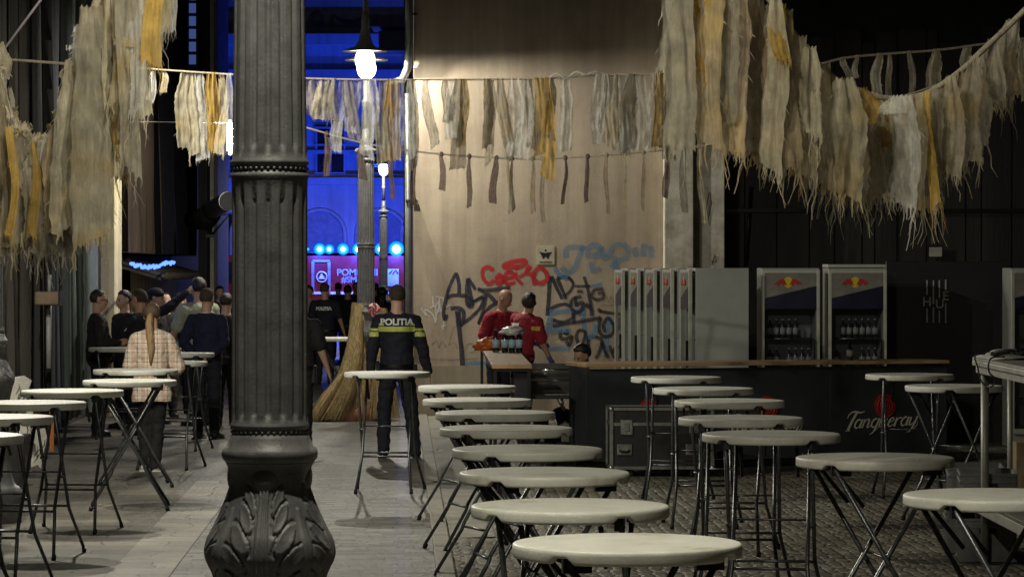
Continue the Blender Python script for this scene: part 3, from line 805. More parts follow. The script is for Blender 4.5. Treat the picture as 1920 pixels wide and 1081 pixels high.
drape(24, 62, 0.2, 7, cloth('brown_black_cloth', (0.055, 0.05, 0.042)), 'cloth_drape', 'dark brown drape behind the white painted panels', 3, seed=3)
drape(64, 92, 0.2, 8, cloth('black_cloth', (0.035, 0.034, 0.034)), 'cloth_drape', 'black drape beside the brown wall box', 3, seed=4)
drape(92, 126, 0.25, 8, cloth('dull_blue_cloth', (0.06, 0.07, 0.10)), 'cloth_drape', 'dull navy drape left of the grey green one', 3, seed=5)
drape(128, 190, 0.25, 8, cloth('blue_green_cloth', (0.14, 0.165, 0.16)), 'cloth_drape', 'grey green tall drape just left of the man with glasses', 6, 0.14, 0.3, seed=6)
drape(244, 300, 2.3, 8, cloth('brown_cloth', (0.13, 0.095, 0.07)), 'cloth_drape', 'brown drape hanging above the blue fairy lights', 4, 0.15, seed=7)
drape(302, 372, 2.3, 9, cloth('night_navy_cloth', (0.02, 0.02, 0.035)), 'cloth_drape', 'near black navy drape between the brown drape and the steel duct', 5, 0.2, seed=8)
# camera-facing pilasters
def pilaster(px0, px1, Y, z1, material, nm, label, z0=0):
    xa, xb = GX(px0, Y), GX(px1, Y)
    m = MB(); m.box(((xa+xb)/2, Y+0.4, (z0+z1)/2), (xb-xa, 0.8, z1-z0))
    o = m.build(nm, material, bevel=0.01)
    return tag(o, label, 'pillar')
cream = plaster_mat('cream_boards', (0.72, 0.64, 0.42), (0.5, 0.43, 0.26), 2.0)
pilaster(188, 215, Yof(200, 0.3), 8, cream, 'pilaster', 'bright cream pilaster behind the man with glasses')
pilaster(386, 401, 58, 10, plaster_mat('white_stucco', (0.62, 0.6, 0.55), (0.35, 0.34, 0.3), 2.0), 'pilaster', 'narrow white pilaster under the steel duct')
pilaster(372, 386, 57, 10, mat('black_post', (0.02, 0.02, 0.022), 0.8), 'post', 'black post left of the white pilaster', 0)
pilaster(352, 369, 56, 10, mat('black_post', (0.02, 0.02, 0.022), 0.8), 'post', 'dark upper post beside the blue lit window panes', 5.5)
# cream lower boards beneath the tiled awning
Y0, Y1 = Yof(214), Yof(305)
m = MB()
for i in range(14):
    a = Y0+(Y1-Y0)*i/14; b2 = Y0+(Y1-Y0)*(i+0.94)/14
    m.add([(lx_wall(a)+0.25, a, 0), (lx_wall(b2)+0.25, b2, 0), (lx_wall(b2)+0.25, b2, 2.1), (lx_wall(a)+0.25, a, 2.1)], [(0, 1, 2, 3)])
tag(m.build('board_panel', cream, fix=False), 'cream boarded lower wall under the tiled awning behind the talking group', 'wall panel')
# awning
aw = empty('tiled_awning', (0, 0, 0), 0, 'small scallop edged tiled awning above the talking group', 'awning')
m = MB(); m2 = MB()
ya, yb = 47.5, 57.0
n = 46
for i in range(n):
    y = ya+(yb-ya)*(i+0.5)/n; x = lx_wall(y); h2 = (yb-ya)/n/2
    m.tube([(x+0.05, y, 2.17+0.01*math.sin(i*2.2)), (x+0.4, y, 2.06), (x+0.78, y, 1.95)], [0.028, 0.034, 0.04], 8)
    m2.ell((x+0.78, y, 1.935+0.012*math.sin(i*1.9)), (0.03, h2*0.9, 0.035+0.02*abs(math.sin(i*1.3))))
m.add([(lx_wall(ya)+0.0, ya, 2.15), (lx_wall(ya)+0.76, ya, 1.92), (lx_wall(yb)+0.76, yb, 1.92), (lx_wall(yb), yb, 2.15), (lx_wall(ya)+0.0, ya, 2.11), (lx_wall(ya)+0.76, ya, 1.88), (lx_wall(yb)+0.76, yb, 1.88), (lx_wall(yb), yb, 2.11)], [(0, 1, 2, 3), (7, 6, 5, 4), (0, 4, 5, 1), (1, 5, 6, 2), (2, 6, 7, 3)])
m.build('tiles', mat('old_roof_tiles', (0.05, 0.043, 0.034), 0.85, 0, 0.4, 5, 0.5, 30), aw)
m2.build('scalloped_edge', mat('awning_edge', (0.09, 0.077, 0.058), 0.8), aw)
# blue fairy lights
m = MB(); rg = random.Random(4); pts = []
for i in range(60):
    t = i/59; px = 245+t*82; Y = Yof(px, 0.95)
    z = CAMZ-(496+8*math.sin(t*5.2)*t+4*t+rg.uniform(-3.5, 3.5)-504)/FPX*Y
    pts.append((GX(px, Y), Y, z))
m.tube(pts, 0.02, 5)
fl = m.build('fairy_light_string', emis('blue_led', (0.05, 0.12, 1.0), 5.0))
tag(fl, 'blue glowing string of fairy lights draped along the tiled awning', 'string lights')
# window with bars and conduit between cream pilaster and brown drape
bw = empty('barred_window', (0, 0, 0), 0, 'dark barred brick niche with a hanging yellow cable right of the cream pilaster', 'window')
Yw = 49.0
m = MB(); xa, xb = GX(215, Yw), GX(244, Yw)
m.box(((xa+xb)/2, Yw+0.1, 4.2), (xb-xa, 0.1, 4.2)); m.build('brickwork', paver_mat('dark_bricks', (0.10, 0.085, 0.06), (0.14, 0.115, 0.085), 0.2, 0.09, 0.01, rot=0), bw)
m = MB()
m.tube([V(240, 330, Yw-0.05), V(243, 400, Yw-0.05), V(243, 480, Yw-0.05), V(232, 494, Yw-0.05), V(216, 498, Yw-0.05)], 0.025, 6)
for px in (222, 229, 236): m.tube([V(px, 330, Yw), V(px, 490, Yw)], 0.012, 5)
m.build('bars', black_metal, bw)
m = MB(); m.tube([V(240, 325, Yw-0.1), V(228, 370, Yw-0.1), V(224, 420, Yw-0.1), V(224, 450, Yw-0.1)], 0.014, 6); m.build('cable', mat('yellow_cable', (0.35, 0.28, 0.12), 0.6), bw)
m = MB(); m.box(V(214, 450, Yw-0.1), (0.12, 0.1, 0.08)); m.build('bracket', black_metal, bw)
# steel duct
dc = empty('steel_duct', (0, 0, 0), 0, 'shiny ribbed steel ventilation duct with a black fan housing on a wall bracket', 'duct')
YD = 53.0
m = MB()
pa = V(392, 396, YD); pb = V(428, 377, YD-1.5)
pts = [pa+(pb-pa)*t for t in [i/12 for i in range(13)]]
m.tube(pts, [0.145+(0.012 if i % 3 == 0 else 0) for i in range(13)], 18); m.build('pipe', steel, dc)
m = MB(); m.tube([pb+(pa-pb)*0.02, pb-(pa-pb)*0.03], 0.15, 18); m.build('end_cap', black_metal, dc)
m = MB(); m.tube([V(362, 412, YD+0.6), V(385, 410, YD), V(398, 398, YD-0.2)], [0.16, 0.20, 0.17], 18); m.build('fan_housing', mat('black_plastic', (0.015, 0.015, 0.016), 0.5), dc)
m = MB(); m.tube([V(396, 442, YD), V(430, 402, YD), V(408, 402, YD), V(396, 402, YD), V(396, 442, YD)], 0.022, 6); m.box(V(395, 442, YD), (0.15, 0.1, 0.05)); m.build('bracket', black_metal, dc)
# lit tube
YL = 44.0
lt = empty('tube_light', V(431, 257, YL), 0, 'bright white vertical tube light right beside the foreground lamp post', 'lamp')
m = MB(); m.tube([(0, 0, -0.19), (0, 0, 0.19)], 0.035, 12); m.build('tube', emis('white_tube_light', (1.0, 0.96, 0.85), 330.0), lt)
m = MB(); m.box((0, 0.07, 0), (0.05, 0.05, 0.5)); m.tube([(0, 0.07, 0.2), (-2.1, 0.5, 0.25)], 0.006); m.build('fixture', steel, lt)
# blue-lit window panes high up
bwn = empty('lit_window', (0, 0, 0), 0, 'tall narrow pale blue lit window panes high on the left house', 'window')
m = MB(); 
for r_ in range(6):
    m.box(V(361, 112-r_*24, 55.9), (0.13, 0.03, 0.17))
m.build('pane', emis('blue_lit_pane', (0.08, 0.13, 0.4), 0.5), bwn)
m = MB()
for px in (353, 369.5): m.box(V(px, 60, 55.85), (0.03, 0.04, 1.6))
m.build('frame', black_metal, bwn)
# brown box lamp on the drape
wb = empty('wall_lantern', V(90, 559, 33.5), 0, 'unlit brown wall box sticking out from the drapes above the white panels', 'wall box')
m = MB(); m.box((0, 0.1, 0), (0.27, 0.35, 0.145)); m.build('housing', mat('brown_wood_box', (0.22, 0.155, 0.10), 0.6, 0, 0.3, 8), wb, bevel=0.02)
m = MB(); m.box((0.13, 0.1, 0), (0.02, 0.36, 0.16)); m.build('end_cap', black_metal, wb)
m = MB(); m.tube([(0, 0.1, 0.07), (0, 0.1, 0.25)], 0.02); m.tube([(-0.03, 0.25, -0.07), (-0.03, 0.25, -0.75)], 0.03); m.build('pole', mat('pale_pole', (0.4, 0.4, 0.38), 0.5), wb)
# white painted panels propped by the wall
for i, (px, py, wpx, hpx, tilt, lab) in enumerate(((38, 735, 32, 64, 0.22, 'tilted white board with black brush marks propped highest behind the left tables'),
     (50, 800, 30, 70, -0.1, 'white painted board low behind the left tables beside the table legs'),
     (72, 838, 30, 75, 0.28, 'leaning torn white board nearest the orange strip'),
     (36, 862, 18, 60, 0.02, 'narrow white slat standing lowest at the left edge'))):
    Y = 30.5+i*0.12
    e = empty('painted_board', V(px, py, Y), 0, lab, 'painted board', 'white painted boards propped at the left')
    e.rotation_euler = (0.0, tilt, 0)
    m = MB(); W = wpx/FPX*Y; H = hpx/FPX*Y
    rg = random.Random(i)
    pl_ = [(-W/2, -H/2+rg.uniform(0, .05)), (-W/6, -H/2-0.02), (W/4, -H/2+0.03), (W/2, -H/2), (W/2-0.02, 0), (W/2, H/2-0.03), (0, H/2), (-W/2, H/2-rg.uniform(0, .04))]
    m.prism(pl_, 0, 0.015); m.build('panel', mat('white_board', (0.55, 0.53, 0.47), 0.7, 0, 0.2, 12), e)
    m = MB()
    for q in range(6):
        x = rg.uniform(-W*0.4, W*0.35); z = rg.uniform(-H*0.2, H*0.4)
        m.stroke([(x, z), (x+0.015, z-0.05), (x-0.01, z-0.12)], [0.004, 0.012, 0.003], -0.003-0.001*q)
    m.build('brush_marks', black_s, e, fix=False)
m = MB(); m.box((0, 0, 0), (0.04, 0.03, 0.42)); m.tube([(0.02, 0, 0.2), (0.03, 0, 0.3), (0.0, 0, 0.34)], 0.012)
o = m.build('orange_strap', mat('orange_fabric', (0.42, 0.14, 0.03), 0.7), loc=V(97, 805, 30.2)); tag(o, 'orange strap hanging behind the tables beside the white boards', 'strap')
# dark box under boards
m = MB(); m.prism([(-0.2, 0), (0.12, 0), (0.2, 0.16), (0.2, 0.5), (-0.2, 0.5)], -0.2, 0.2)
o = m.build('black_crate', mat('black_plastic', (0.015, 0.015, 0.016)), loc=(GX(12, 29.5), 29.5, 0), bevel=0.01); tag(o, 'black crate on the pavement at the left edge under the white boards', 'crate')

# ================================================================== TABLES
def make_table():
    root = empty('folding_bar_table', (0, 0, 0))
    prof = [(0.0, 1.100), (0.30, 1.100), (0.386, 1.1005), (0.394, 1.099), (0.399, 1.094), (0.400, 1.084), (0.400, 1.062), (0.397, 1.053), (0.388, 1.050), (0.372, 1.052), (0.368, 1.062), (0.364, 1.078), (0.0, 1.078)]
    n = 96; vs = []; fs = []
    angs = [math.atan2(0.235, 0.27), PI-math.atan2(0.235, 0.27), -math.atan2(0.235, 0.27), -PI+math.atan2(0.235, 0.27)]
    for i, (r, z) in enumerate(prof):
        for k in range(n):
            a = 2*PI*k/n; zz = z
            if 6 <= i <= 10:
                for q in angs:
                    d = abs((a-q+PI) % (2*PI)-PI)
                    tt = max(0, min(1, (0.125-d)/0.035)); zz += tt*0.022*(1 if i > 6 else 0.75)
                zz = min(zz, 1.082)
            vs.append((max(r, 0.001)*math.cos(a), max(r, 0.001)*math.sin(a), zz))
    for i in range(len(prof)-1):
        for k in range(n):
            fs.append((i*n+k, (i+1)*n+k, (i+1)*n+(k+1) % n, i*n+(k+1) % n))
    m = MB(); m.add(vs, fs, True); top = m.build('tabletop', plastic, root, fix=False)
    m = MB()
    for i in range(n):   # fine raised lip
        pass
    rr = 0.0125
    def fr(xt, xf, yt, yf, zk):
        for s in (-1, 1):
            k = zk/1.055
            xk = xf+(xt-xf)*k
            m = MB()
            m.tube([(xt, s*yt, 1.055), (xk, s*yt, zk+0.02), (xk+(xf-xt)*0.02, s*(yt+0.004), zk-0.02), (xf, s*yf, 0.02)], rr, 8)
            leg = m.build('leg', leg_paint, root)
            m = MB(); m.tube([(xf, s*yf, 0.0), (xf+(xt-xf)*0.03, s*yf, 0.035)], 0.0165, 8); m.build('foot_cap', black_metal, leg)
        k = zk/1.055; xk = xf+(xt-xf)*k
        m = MB(); m.tube([(xk, -yt, zk), (xk, yt, zk)], 0.009, 8); m.build('stretcher', leg_paint, root)
        m = MB(); m.tube([(xt, -yt-0.01, 1.058), (xt, yt+0.01, 1.058)], 0.0125, 8); m.build('top_bar', black_metal, root)
    fr(-0.27, 0.33, 0.245, 0.315, 0.35)
    fr(0.27, -0.33, 0.215, 0.255, 0.33)
    m = MB()
    for s in (-1, 1): m.tube([(0, s*0.2, 0.57), (0, s*0.26, 0.57)], 0.012, 8)
    m.tube([(0.02, -0.21, 0.60), (0.02, 0.21, 0.60)], 0.007, 6)
    m.build('pivot_bar', leg_paint, root)
    for s in (-1, 1):
        m = MB(); m.box((-0.235, s*0.235, 1.045), (0.10, 0.03, 0.05)); m.build('hinge_bracket', black_metal, root)
        m = MB(); m.box((0.235, s*0.22, 1.045), (0.10, 0.03, 0.05)); m.build('hinge_bracket', black_metal, root)
        m = MB(); m.tube([(-0.24, s*0.16, 1.03), (-0.10, s*0.16, 0.86)], 0.011, 6); m.build('strut', black_metal, root)
    return root
table_specs = [
 # px, py(top centre), rotation deg, label
 (1176, 1016, 12, 'white round bar table closest to the camera at the bottom centre'),
 (1069, 946, 80, 'cream round bar table directly behind the closest one'),
 (1021, 884, 14, 'cream round bar table third from the front in the left column of the right block'),
 (989, 840, 20, 'cream round bar table fourth from the front beside the concrete channel'),
 (949, 801, 12, 'bar table fifth from the front in the column beside the kerb with a dark edge'),
 (929, 772, 22, 'bar table sixth from the front beside the kerb, just left of the white carton'),
 (895, 748, 18, 'bar table second from the far end of the column beside the kerb'),
 (876, 723, 22, 'farthest bar table of the column beside the kerb, right of the police officer'),
 (726, 697, 86, 'bar table standing alone behind the legs of the big police officer'),
 (634, 632, 8, 'small far bar table in front of the straw brooms with crossed legs'),
 (1268, 706, 84, 'bar table closest to the counter, standing left over the flight case'),
 (1319, 727, 88, 'bar table over the flight case, second out from the counter'),
 (1368, 750, 78, 'bar table in front of the flight case, third out from the counter'),
 (1389, 782, 84, 'bar table fourth out from the counter in the middle right column'),
 (1446, 812, 82, 'bar table nearest the camera in the middle right column with dark tubular legs'),
 (1641, 856, 8, 'large looking bar table with crossed black legs below the white counter lettering'),
 (1872, 926, 10, 'bar table at the right edge in front of the metal rack'),
 (1706, 701, 86, 'bar table in front of the counter above the clearly readable white lettering'),
 (1789, 722, 36, 'bar table in front of the right end of the counter beside the metal rack'),
 (-88, 815, 80, 'cream bar table cut by the left edge, lowest of the left group'),
 (-17, 780, 82, 'bar table cut by the left edge, second lowest of the left group'),
 (56, 753, 84, 'bar table cut by the left edge beside the orange strap with a dark edge'),
 (136, 731, 84, 'bar table with dark splayed legs, centre front of the left group'),
 (243, 712, 6, 'bar table with crossed legs in front of the woman in the checked shirt'),
 (254, 692, 10, 'bar table right behind the crossed leg one at the woman in the checked shirt'),
 (228, 651, 88, 'bar table in front of the man with glasses'),
 (336, 661, 84, 'bar table right of the woman, in front of the man in the navy jumper'),
 (316, 677, 84, 'bar table mostly hidden by the woman, just below the one by the navy jumper man')]
proto_t = make_table()
for i, (px, py, rot, lab) in enumerate(table_specs):
    o = proto_t if i == 0 else copy_tree(proto_t)
    Y = FPX*0.95/(py-504)
    o.location = (GX(px, Y), Y, 0); o.rotation_euler.z = R(rot)
    tag(o, lab, 'table', 'white round folding bar tables')

# ================================================================== BAR COUNTER
A = Vector((0.76, 32.0, 0)); B = Vector((4.62, 33.3, 0))
ang = math.atan2(B.y-A.y, B.x-A.x); Lb = (B-A).length
bc = empty('bar_counter', A, ang, 'long black bar counter with a light wood top and white script lettering on its front', 'bar counter')
wood = mat('light_wood_top', (0.46, 0.29, 0.15), 0.5, 0, 0.2, 3, 0.15, 30, (0.4, 6, 6))
m = MB(); m.box((Lb*0.37, 0.28, 1.072), (Lb*0.74+0.04, 0.62, 0.036)); m.build('top', wood, bc, bevel=0.004)
m = MB(); m.box((Lb*0.87, 0.28, 1.070), (Lb*0.26-0.006, 0.62, 0.034)); m.build('top', wood, bc, bevel=0.004)
cp = mat('dark_slate_panel', (0.028, 0.033, 0.036), 0.6, 0, 0.3, 2)
pw = Lb/3
for i in range(3):
    m = MB(); m.box((pw*(i+0.5), 0.045, 0.56), (pw-0.008, 0.03, 0.94)); m.build('front_panel', cp, bc, bevel=0.003)
for x in (0.02, Lb-0.02):
    m = MB(); m.box((x, 0.3, 0.56), (0.03, 0.5, 0.96)); m.build('end_panel', cp, bc)
m = MB(); m.box((Lb/2, 0.3, 0.045), (Lb-0.08, 0.5, 0.08)); m.build('plinth', black_metal, bc)
# script lettering: slanted brush glyphs, unit = x-height
def arc(cx, cy, rx, ry, a0, a1, n=14):
    return [(cx+rx*math.cos(R(a0+(a1-a0)*i/(n-1))), cy+ry*math.sin(R(a0+(a1-a0)*i/(n-1)))) for i in range(n)]
GL = {
 'T': (1.15, [([(0.05, 1.15), (0.08, 1.55), (0.45, 1.85), (0.9, 1.82), (1.4, 1.72), (1.85, 1.85)], [.10, .14, .2, .26, .2, .05]), ([(0.95, 1.75), (0.75, 0.9), (0.62, -0.15)], [.30, .36, .34]), ([(0.35, -0.22), (0.95, -0.2)], [.1, .1])]),
 'a': (1.0, [(arc(0.42, 0.5, 0.34, 0.46, 60, 330), [.1]+[.24]*10+[.12, .1, .1]), ([(0.80, 0.98), (0.76, 0.25), (0.86, 0.05), (1.08, 0.2)], [.26, .26, .16, .07])]),
 'n': (1.05, [([(0.14, 0.95), (0.14, 0.0)], [.24, .26]), ([(0.14, 0.45), (0.38, 0.9), (0.66, 0.9), (0.72, 0.4), (0.72, 0.1), (0.86, 0.03), (1.1, 0.25)], [.07, .12, .24, .26, .2, .14, .07])]),
 'q': (1.0, [(arc(0.42, 0.5, 0.34, 0.46, 60, 330), [.1]+[.24]*10+[.12, .1, .1]), ([(0.82, 0.98), (0.74, 0.0), (0.62, -0.55), (0.3, -0.75)], [.26, .24, .16, .06]), ([(0.66, -0.45), (0.95, -0.2), (1.1, 0.2)], [.1, .08, .06])]),
 'u': (1.05, [([(0.1, 0.95), (0.1, 0.3), (0.26, 0.03), (0.55, 0.2), (0.72, 0.55)], [.24, .26, .18, .1, .07]), ([(0.78, 0.98), (0.74, 0.2), (0.86, 0.03), (1.1, 0.25)], [.24, .24, .14, .07])]),
 'e': (0.82, [([(0.12, 0.42), (0.5, 0.6), (0.62, 0.82), (0.42, 0.98), (0.16, 0.75), (0.12, 0.3), (0.35, 0.03), (0.7, 0.15), (0.9, 0.4)], [.07, .1, .14, .12, .22, .26, .18, .1, .06])]),
 'r': (0.80, [([(0.12, 0.95), (0.14, 0.0)], [.22, .26]), ([(0.14, 0.45), (0.35, 0.85), (0.6, 0.95), (0.7, 0.8)], [.07, .12, .18, .12])]),
 'y': (1.1, [([(0.1, 0.95), (0.12, 0.3), (0.3, 0.05), (0.6, 0.3), (0.72, 0.6)], [.24, .26, .16, .1, .07]), ([(0.84, 0.98), (0.72, 0.0), (0.52, -0.6), (0.2, -0.7)], [.26, .24, .16, .06]), ([(0.55, -0.5), (0.95, -0.3), (1.15, 0.1), (1.05, 0.45)], [.09, .08, .08, .05])]),
}
def script_word(word, x0, z0, xh, y):
    m = MB(); cx = 0; kk = 0
    for ch in word:
        adv, sts = GL[ch]
        for pts, ws in sts:
            q = smooth_pts(pts, 4)
            W = []
            for i in range(len(q)):
                t = i/(len(q)-1)*(len(ws)-1); a = int(min(t, len(ws)-2)); W.append((ws[a]+(ws[a+1]-ws[a])*(t-a))*xh*0.82)
            q = [((px_+cx+0.42*pz)*xh, pz*xh) for px_, pz in q]
            rise = 0.035
            q = [(x0+a, z0+b+rise*a) for a, b in q]
            m.stroke(q, W, y-0.0016*(kk % 5), -0.0012); kk += 1
        cx += adv
    return m
cream_l = mat('cream_lettering', (0.62, 0.60, 0.48), 0.6, 0, 0.1)
def bar_x(px):   # counter coordinate where a photo column meets the counter front
    q = (px-960)/FPX; c, s = math.cos(ang), math.sin(ang)
    # A + t*(c,s) ; X=qY
    return (q*A.y-A.x)/(c-q*s)
for (pxl, pzl) in ((1583, 800), (1362, 806), (1140, 812)):
    t = bar_x(pxl); Yq = A.y+t*math.sin(ang)
    z = CAMZ-(pzl+4-504)/FPX*Yq
    m = script_word('Tanqueray', t, z, 0.094, 0.024); m.build('lettering', cream_l, bc, fix=False)
    t2 = bar_x(pxl+78); m = MB()
    zc = z+0.24
    n = 26; rg = random.Random(2)
    poly = [(t2+0.115*(1+rg.uniform(-.06, .06))*math.cos(i*2*PI/n), zc+0.13*(1+rg.uniform(-.05, .05))*math.sin(i*2*PI/n)) for i in range(n)]
    m.prism(poly, 0.014, 0.03)
    for r_ in (0.085, 0.055, 0.028): m.tube([(t2+r_*math.cos(a), 0.014, zc+r_*math.sin(a)) for a in [i*PI/8 for i in range(17)]], 0.008, 6, False)
    m.build('red_seal', mat('red_wax_seal', (0.36, 0.025, 0.02), 0.45, 0, 0.2, 20), bc)
# bottle on the counter
def bottle_mesh(h=0.24, r=0.032):
    m = MB(); m.lathe([(r*0.9, 0), (r, 0.01), (r, h*0.6), (r*0.45, h*0.8), (r*0.36, h*0.95)], 14); return m
def make_bottle(name, h, r, body_mat, cap_c, label_mat=None):
    root = bottle_mesh(h, r).build(name, body_mat)
    m = MB(); m.lathe([(r*0.42, h*0.93), (r*0.42, h)], 10); m.build('cap', cap_c, root)
    if label_mat:
        m = MB(); m.lathe([(r*1.03, h*0.2), (r*1.03, h*0.55)], 14); m.build('paper_label', label_mat, root)
    return root
cap_w = mat('white_cap', (0.7, 0.7, 0.68), 0.5)
b = make_bottle('bottle', 0.19, 0.032, bottle_m, black_metal, mat('white_label', (0.65, 0.65, 0.6), 0.6))
t = bar_x(1600); b.location = A+Vector((t*math.cos(ang), t*math.sin(ang)+0.35, 1.09)); tag(b, 'single bottle with a white label standing on the bar counter', 'bottle')

# side bar running towards the wall
sb = empty('side_bar', (-0.1, 31.6, 0), 0, 'narrow light wood side bar on black legs carrying the water bottles', 'bar counter')
m = MB()
q0, q1, q2, q3 = (-0.10, 0), (0.30, 0), (0.12, 8.2), (-0.31, 8.2)
zt = 1.09
m.add([(q0[0], q0[1], zt-0.04), (q1[0], q1[1], zt-0.04), (q2[0], q2[1], zt-0.04), (q3[0], q3[1], zt-0.04), (q0[0], q0[1], zt), (q1[0], q1[1], zt), (q2[0], q2[1], zt), (q3[0], q3[1], zt)],
  [(0, 3, 2, 1), (4, 5, 6, 7), (0, 1, 5, 4), (1, 2, 6, 5), (2, 3, 7, 6), (3, 0, 4, 7)])
m.build('top', wood, sb, bevel=0.004)
m = MB()
for x, y in ((-0.07, 0.04), (0.27, 0.04), (-0.14, 4.0), (0.18, 4.0), (-0.28, 8.1), (0.1, 8.1)):
    m = MB(); m.box((x, y, 0.525), (0.035, 0.035, 1.05)); m.build('leg', black_metal, sb)
m = MB(); m.box((0.1, 0.04, 1.035), (0.34, 0.03, 0.03)); m.box((0.1, 0.04, 0.2), (0.34, 0.02, 0.03)); m.build('rail', black_metal, sb)
m = MB(); m.box((0.19, 0.6, 0.7), (0.14, 0.9, 0.68)); m.build('side_cabinet', mat('navy_black_panel', (0.012, 0.012, 0.02), 0.5), sb)
sb.location = (-0.1, 31.6, 0)
# steel cold well and low black table
lt2 = empty('low_work_table', (0.52, 33.6, 0), 0, 'low black framed work table between the side bar and the counter', 'table')
m = MB(); m.box((0.0, 0, 0.71), (0.86, 1.3, 0.04)); m.build('top', mat('dark_steel_sheet', (0.09, 0.09, 0.085), 0.45, 0.6), lt2, bevel=0.004)
for x in (-0.4, 0.4):
    for y in (-0.6, 0.6):
        m = MB(); m.box((x, y, 0.345), (0.04, 0.04, 0.69)); m.build('leg', black_metal, lt2)
m = MB(); m.box((0, 0, 0.22), (0.8, 1.2, 0.02)); m.build('shelf', black_metal, lt2)
cw = empty('steel_tray_well', (0.50, 33.7, 0.73), 0, 'stainless steel serving well with two shiny lids on the low work table', 'serving well')
m = MB(); m.prism([(-0.40, 0), (0.46, 0), (0.46, 0.03), (0.2, 0.30), (-0.36, 0.30), (-0.40, 0.26)], -0.02, 0.5); 
m = MB(); m.add([(-0.40, -0.45, 0), (0.42, -0.45, 0), (0.42, 0.5, 0.0), (-0.40, 0.5, 0), (-0.34, -0.40, 0.02), (0.34, -0.40, 0.02), (0.18, 0.45, 0.30), (-0.34, 0.45, 0.30)], [(0, 3, 2, 1), (4, 5, 6, 7), (0, 1, 5, 4), (1, 2, 6, 5), (2, 3, 7, 6), (3, 0, 4, 7)])
m.build('body', mat('worn_stainless', (0.24, 0.235, 0.22), 0.35, 0.75, 0.2, 5), cw, bevel=0.006)
for i, (yy_, zz_) in enumerate(((-0.12, 0.135), (0.2, 0.235))):
    m = MB(); m.tube([(-0.32, yy_, zz_), (0.26-0.05*i, yy_, zz_)], 0.012, 10); m.tube([(0.2-0.05*i, yy_, zz_), (0.27-0.05*i, yy_, zz_-0.005)], 0.022, 10); m.build('lid_handle', mat('chrome', (0.85, 0.85, 0.82), 0.12, 1.0, 0.05), cw)
m = MB(); m.prism([(-0.18, 0), (0.18, 0), (0.18, 0.16), (0.1, 0.21), (0.02, 0.15), (-0.18, 0.12)], -0.15, 0.15)
o = m.build('carton', mat('white_carton', (0.62, 0.62, 0.54), 0.7), loc=(GX(1042, 33.2), 33.2, 0.235), bevel=0.004); tag(o, 'open white carton on the shelf of the low work table', 'carton')
m = MB(); m.lathe([(0.13, 0), (0.15, 0.1), (0.15, 0.13), (0.02, 0.14)], 24)
o = m.build('food_tub', mat('grey_tub', (0.3, 0.3, 0.27), 0.5), loc=(GX(1000, 33.6), 33.6, 0.3)); tag(o, 'grey round tub behind the white carton on the low shelf', 'tub')
rg = random.Random(8)
for i in range(6):
    b = make_bottle('bottle', 0.27, 0.035, mat('dark_bottle', (0.02, 0.022, 0.02), 0.15), cap_w) if i == 0 else copy_tree(bt0)
    if i == 0: bt0 = b
    b.location = (0.78+0.075*(i % 2), 33.1+0.16*(i//2), 0.231)
    tag(b, 'dark bottle on the low table shelf, %s one of the %s row' % (['left', 'right'][i % 2], ['front', 'middle', 'back'][i//2]), 'bottle', 'dark bottles on the low shelf')

# water bottles pack on side bar
water = make_bottle('water_bottle', 0.27, 0.04, bottle_m, mat('blue_cap', (0.05, 0.15, 0.35), 0.5), mat('pale_blue_label', (0.35, 0.5, 0.55), 0.5))
k_ = 0
for ix in range(4):
    for iy in range(3):
        if ix == 0 and iy > 0: continue
        b = water if k_ == 0 else copy_tree(water); k_ += 1
        b.location = (-0.165+ix*0.083-(0.02 if ix == 0 else 0), 36.2+iy*0.085, 1.09)
        tag(b, 'clear water bottle, %s from the left in the %s row of the wrapped pack' % (['', 'first', 'second', 'third'][ix], ['front', 'middle', 'back'][iy]) if ix else 'clear water bottle standing loose left of the wrapped pack on the side bar', 'bottle', 'water bottles on the side bar')
def wrinkled(c, r, seed, amp, material, name, M=None, n=28, k=16):
    m = MB(); m.ell((0, 0, 0), (1, 1, 1), n, k)
    vs = []
    for v in m.v:
        p = Vector(v); d = 1+amp*noise.noise(p*2.1+Vector((seed, 0, 0)))+amp*0.5*noise.noise(p*5+Vector((0, seed, 0)))
        q = Vector((p.x*r[0]*d, p.y*r[1]*d, max(-r[2]*0.7, p.z*r[2]*d)))
        vs.append(tuple(q+Vector(c)))
    m.v = vs
    return m.build(name, material)
wr = glass_mat('shrink_wrap', (0.85, 0.87, 0.87), 0.6)
o = wrinkled((-0.0, 36.25, 1.33), (0.14, 0.15, 0.06), 3, 0.35, mat('white_plastic_film', (0.55, 0.55, 0.52), 0.35), 'plastic_wrap'); tag(o, 'crumpled clear plastic wrap on top of the water bottles', 'plastic wrap')
o = wrinkled((GX(918, 37.2), 37.2, 1.145), (0.17, 0.12, 0.085), 6, 0.5, mat('orange_bag', (0.50, 0.12, 0.02), 0.45), 'orange_bag'); tag(o, 'crumpled orange plastic bag left of the water bottles on the side bar', 'bag')

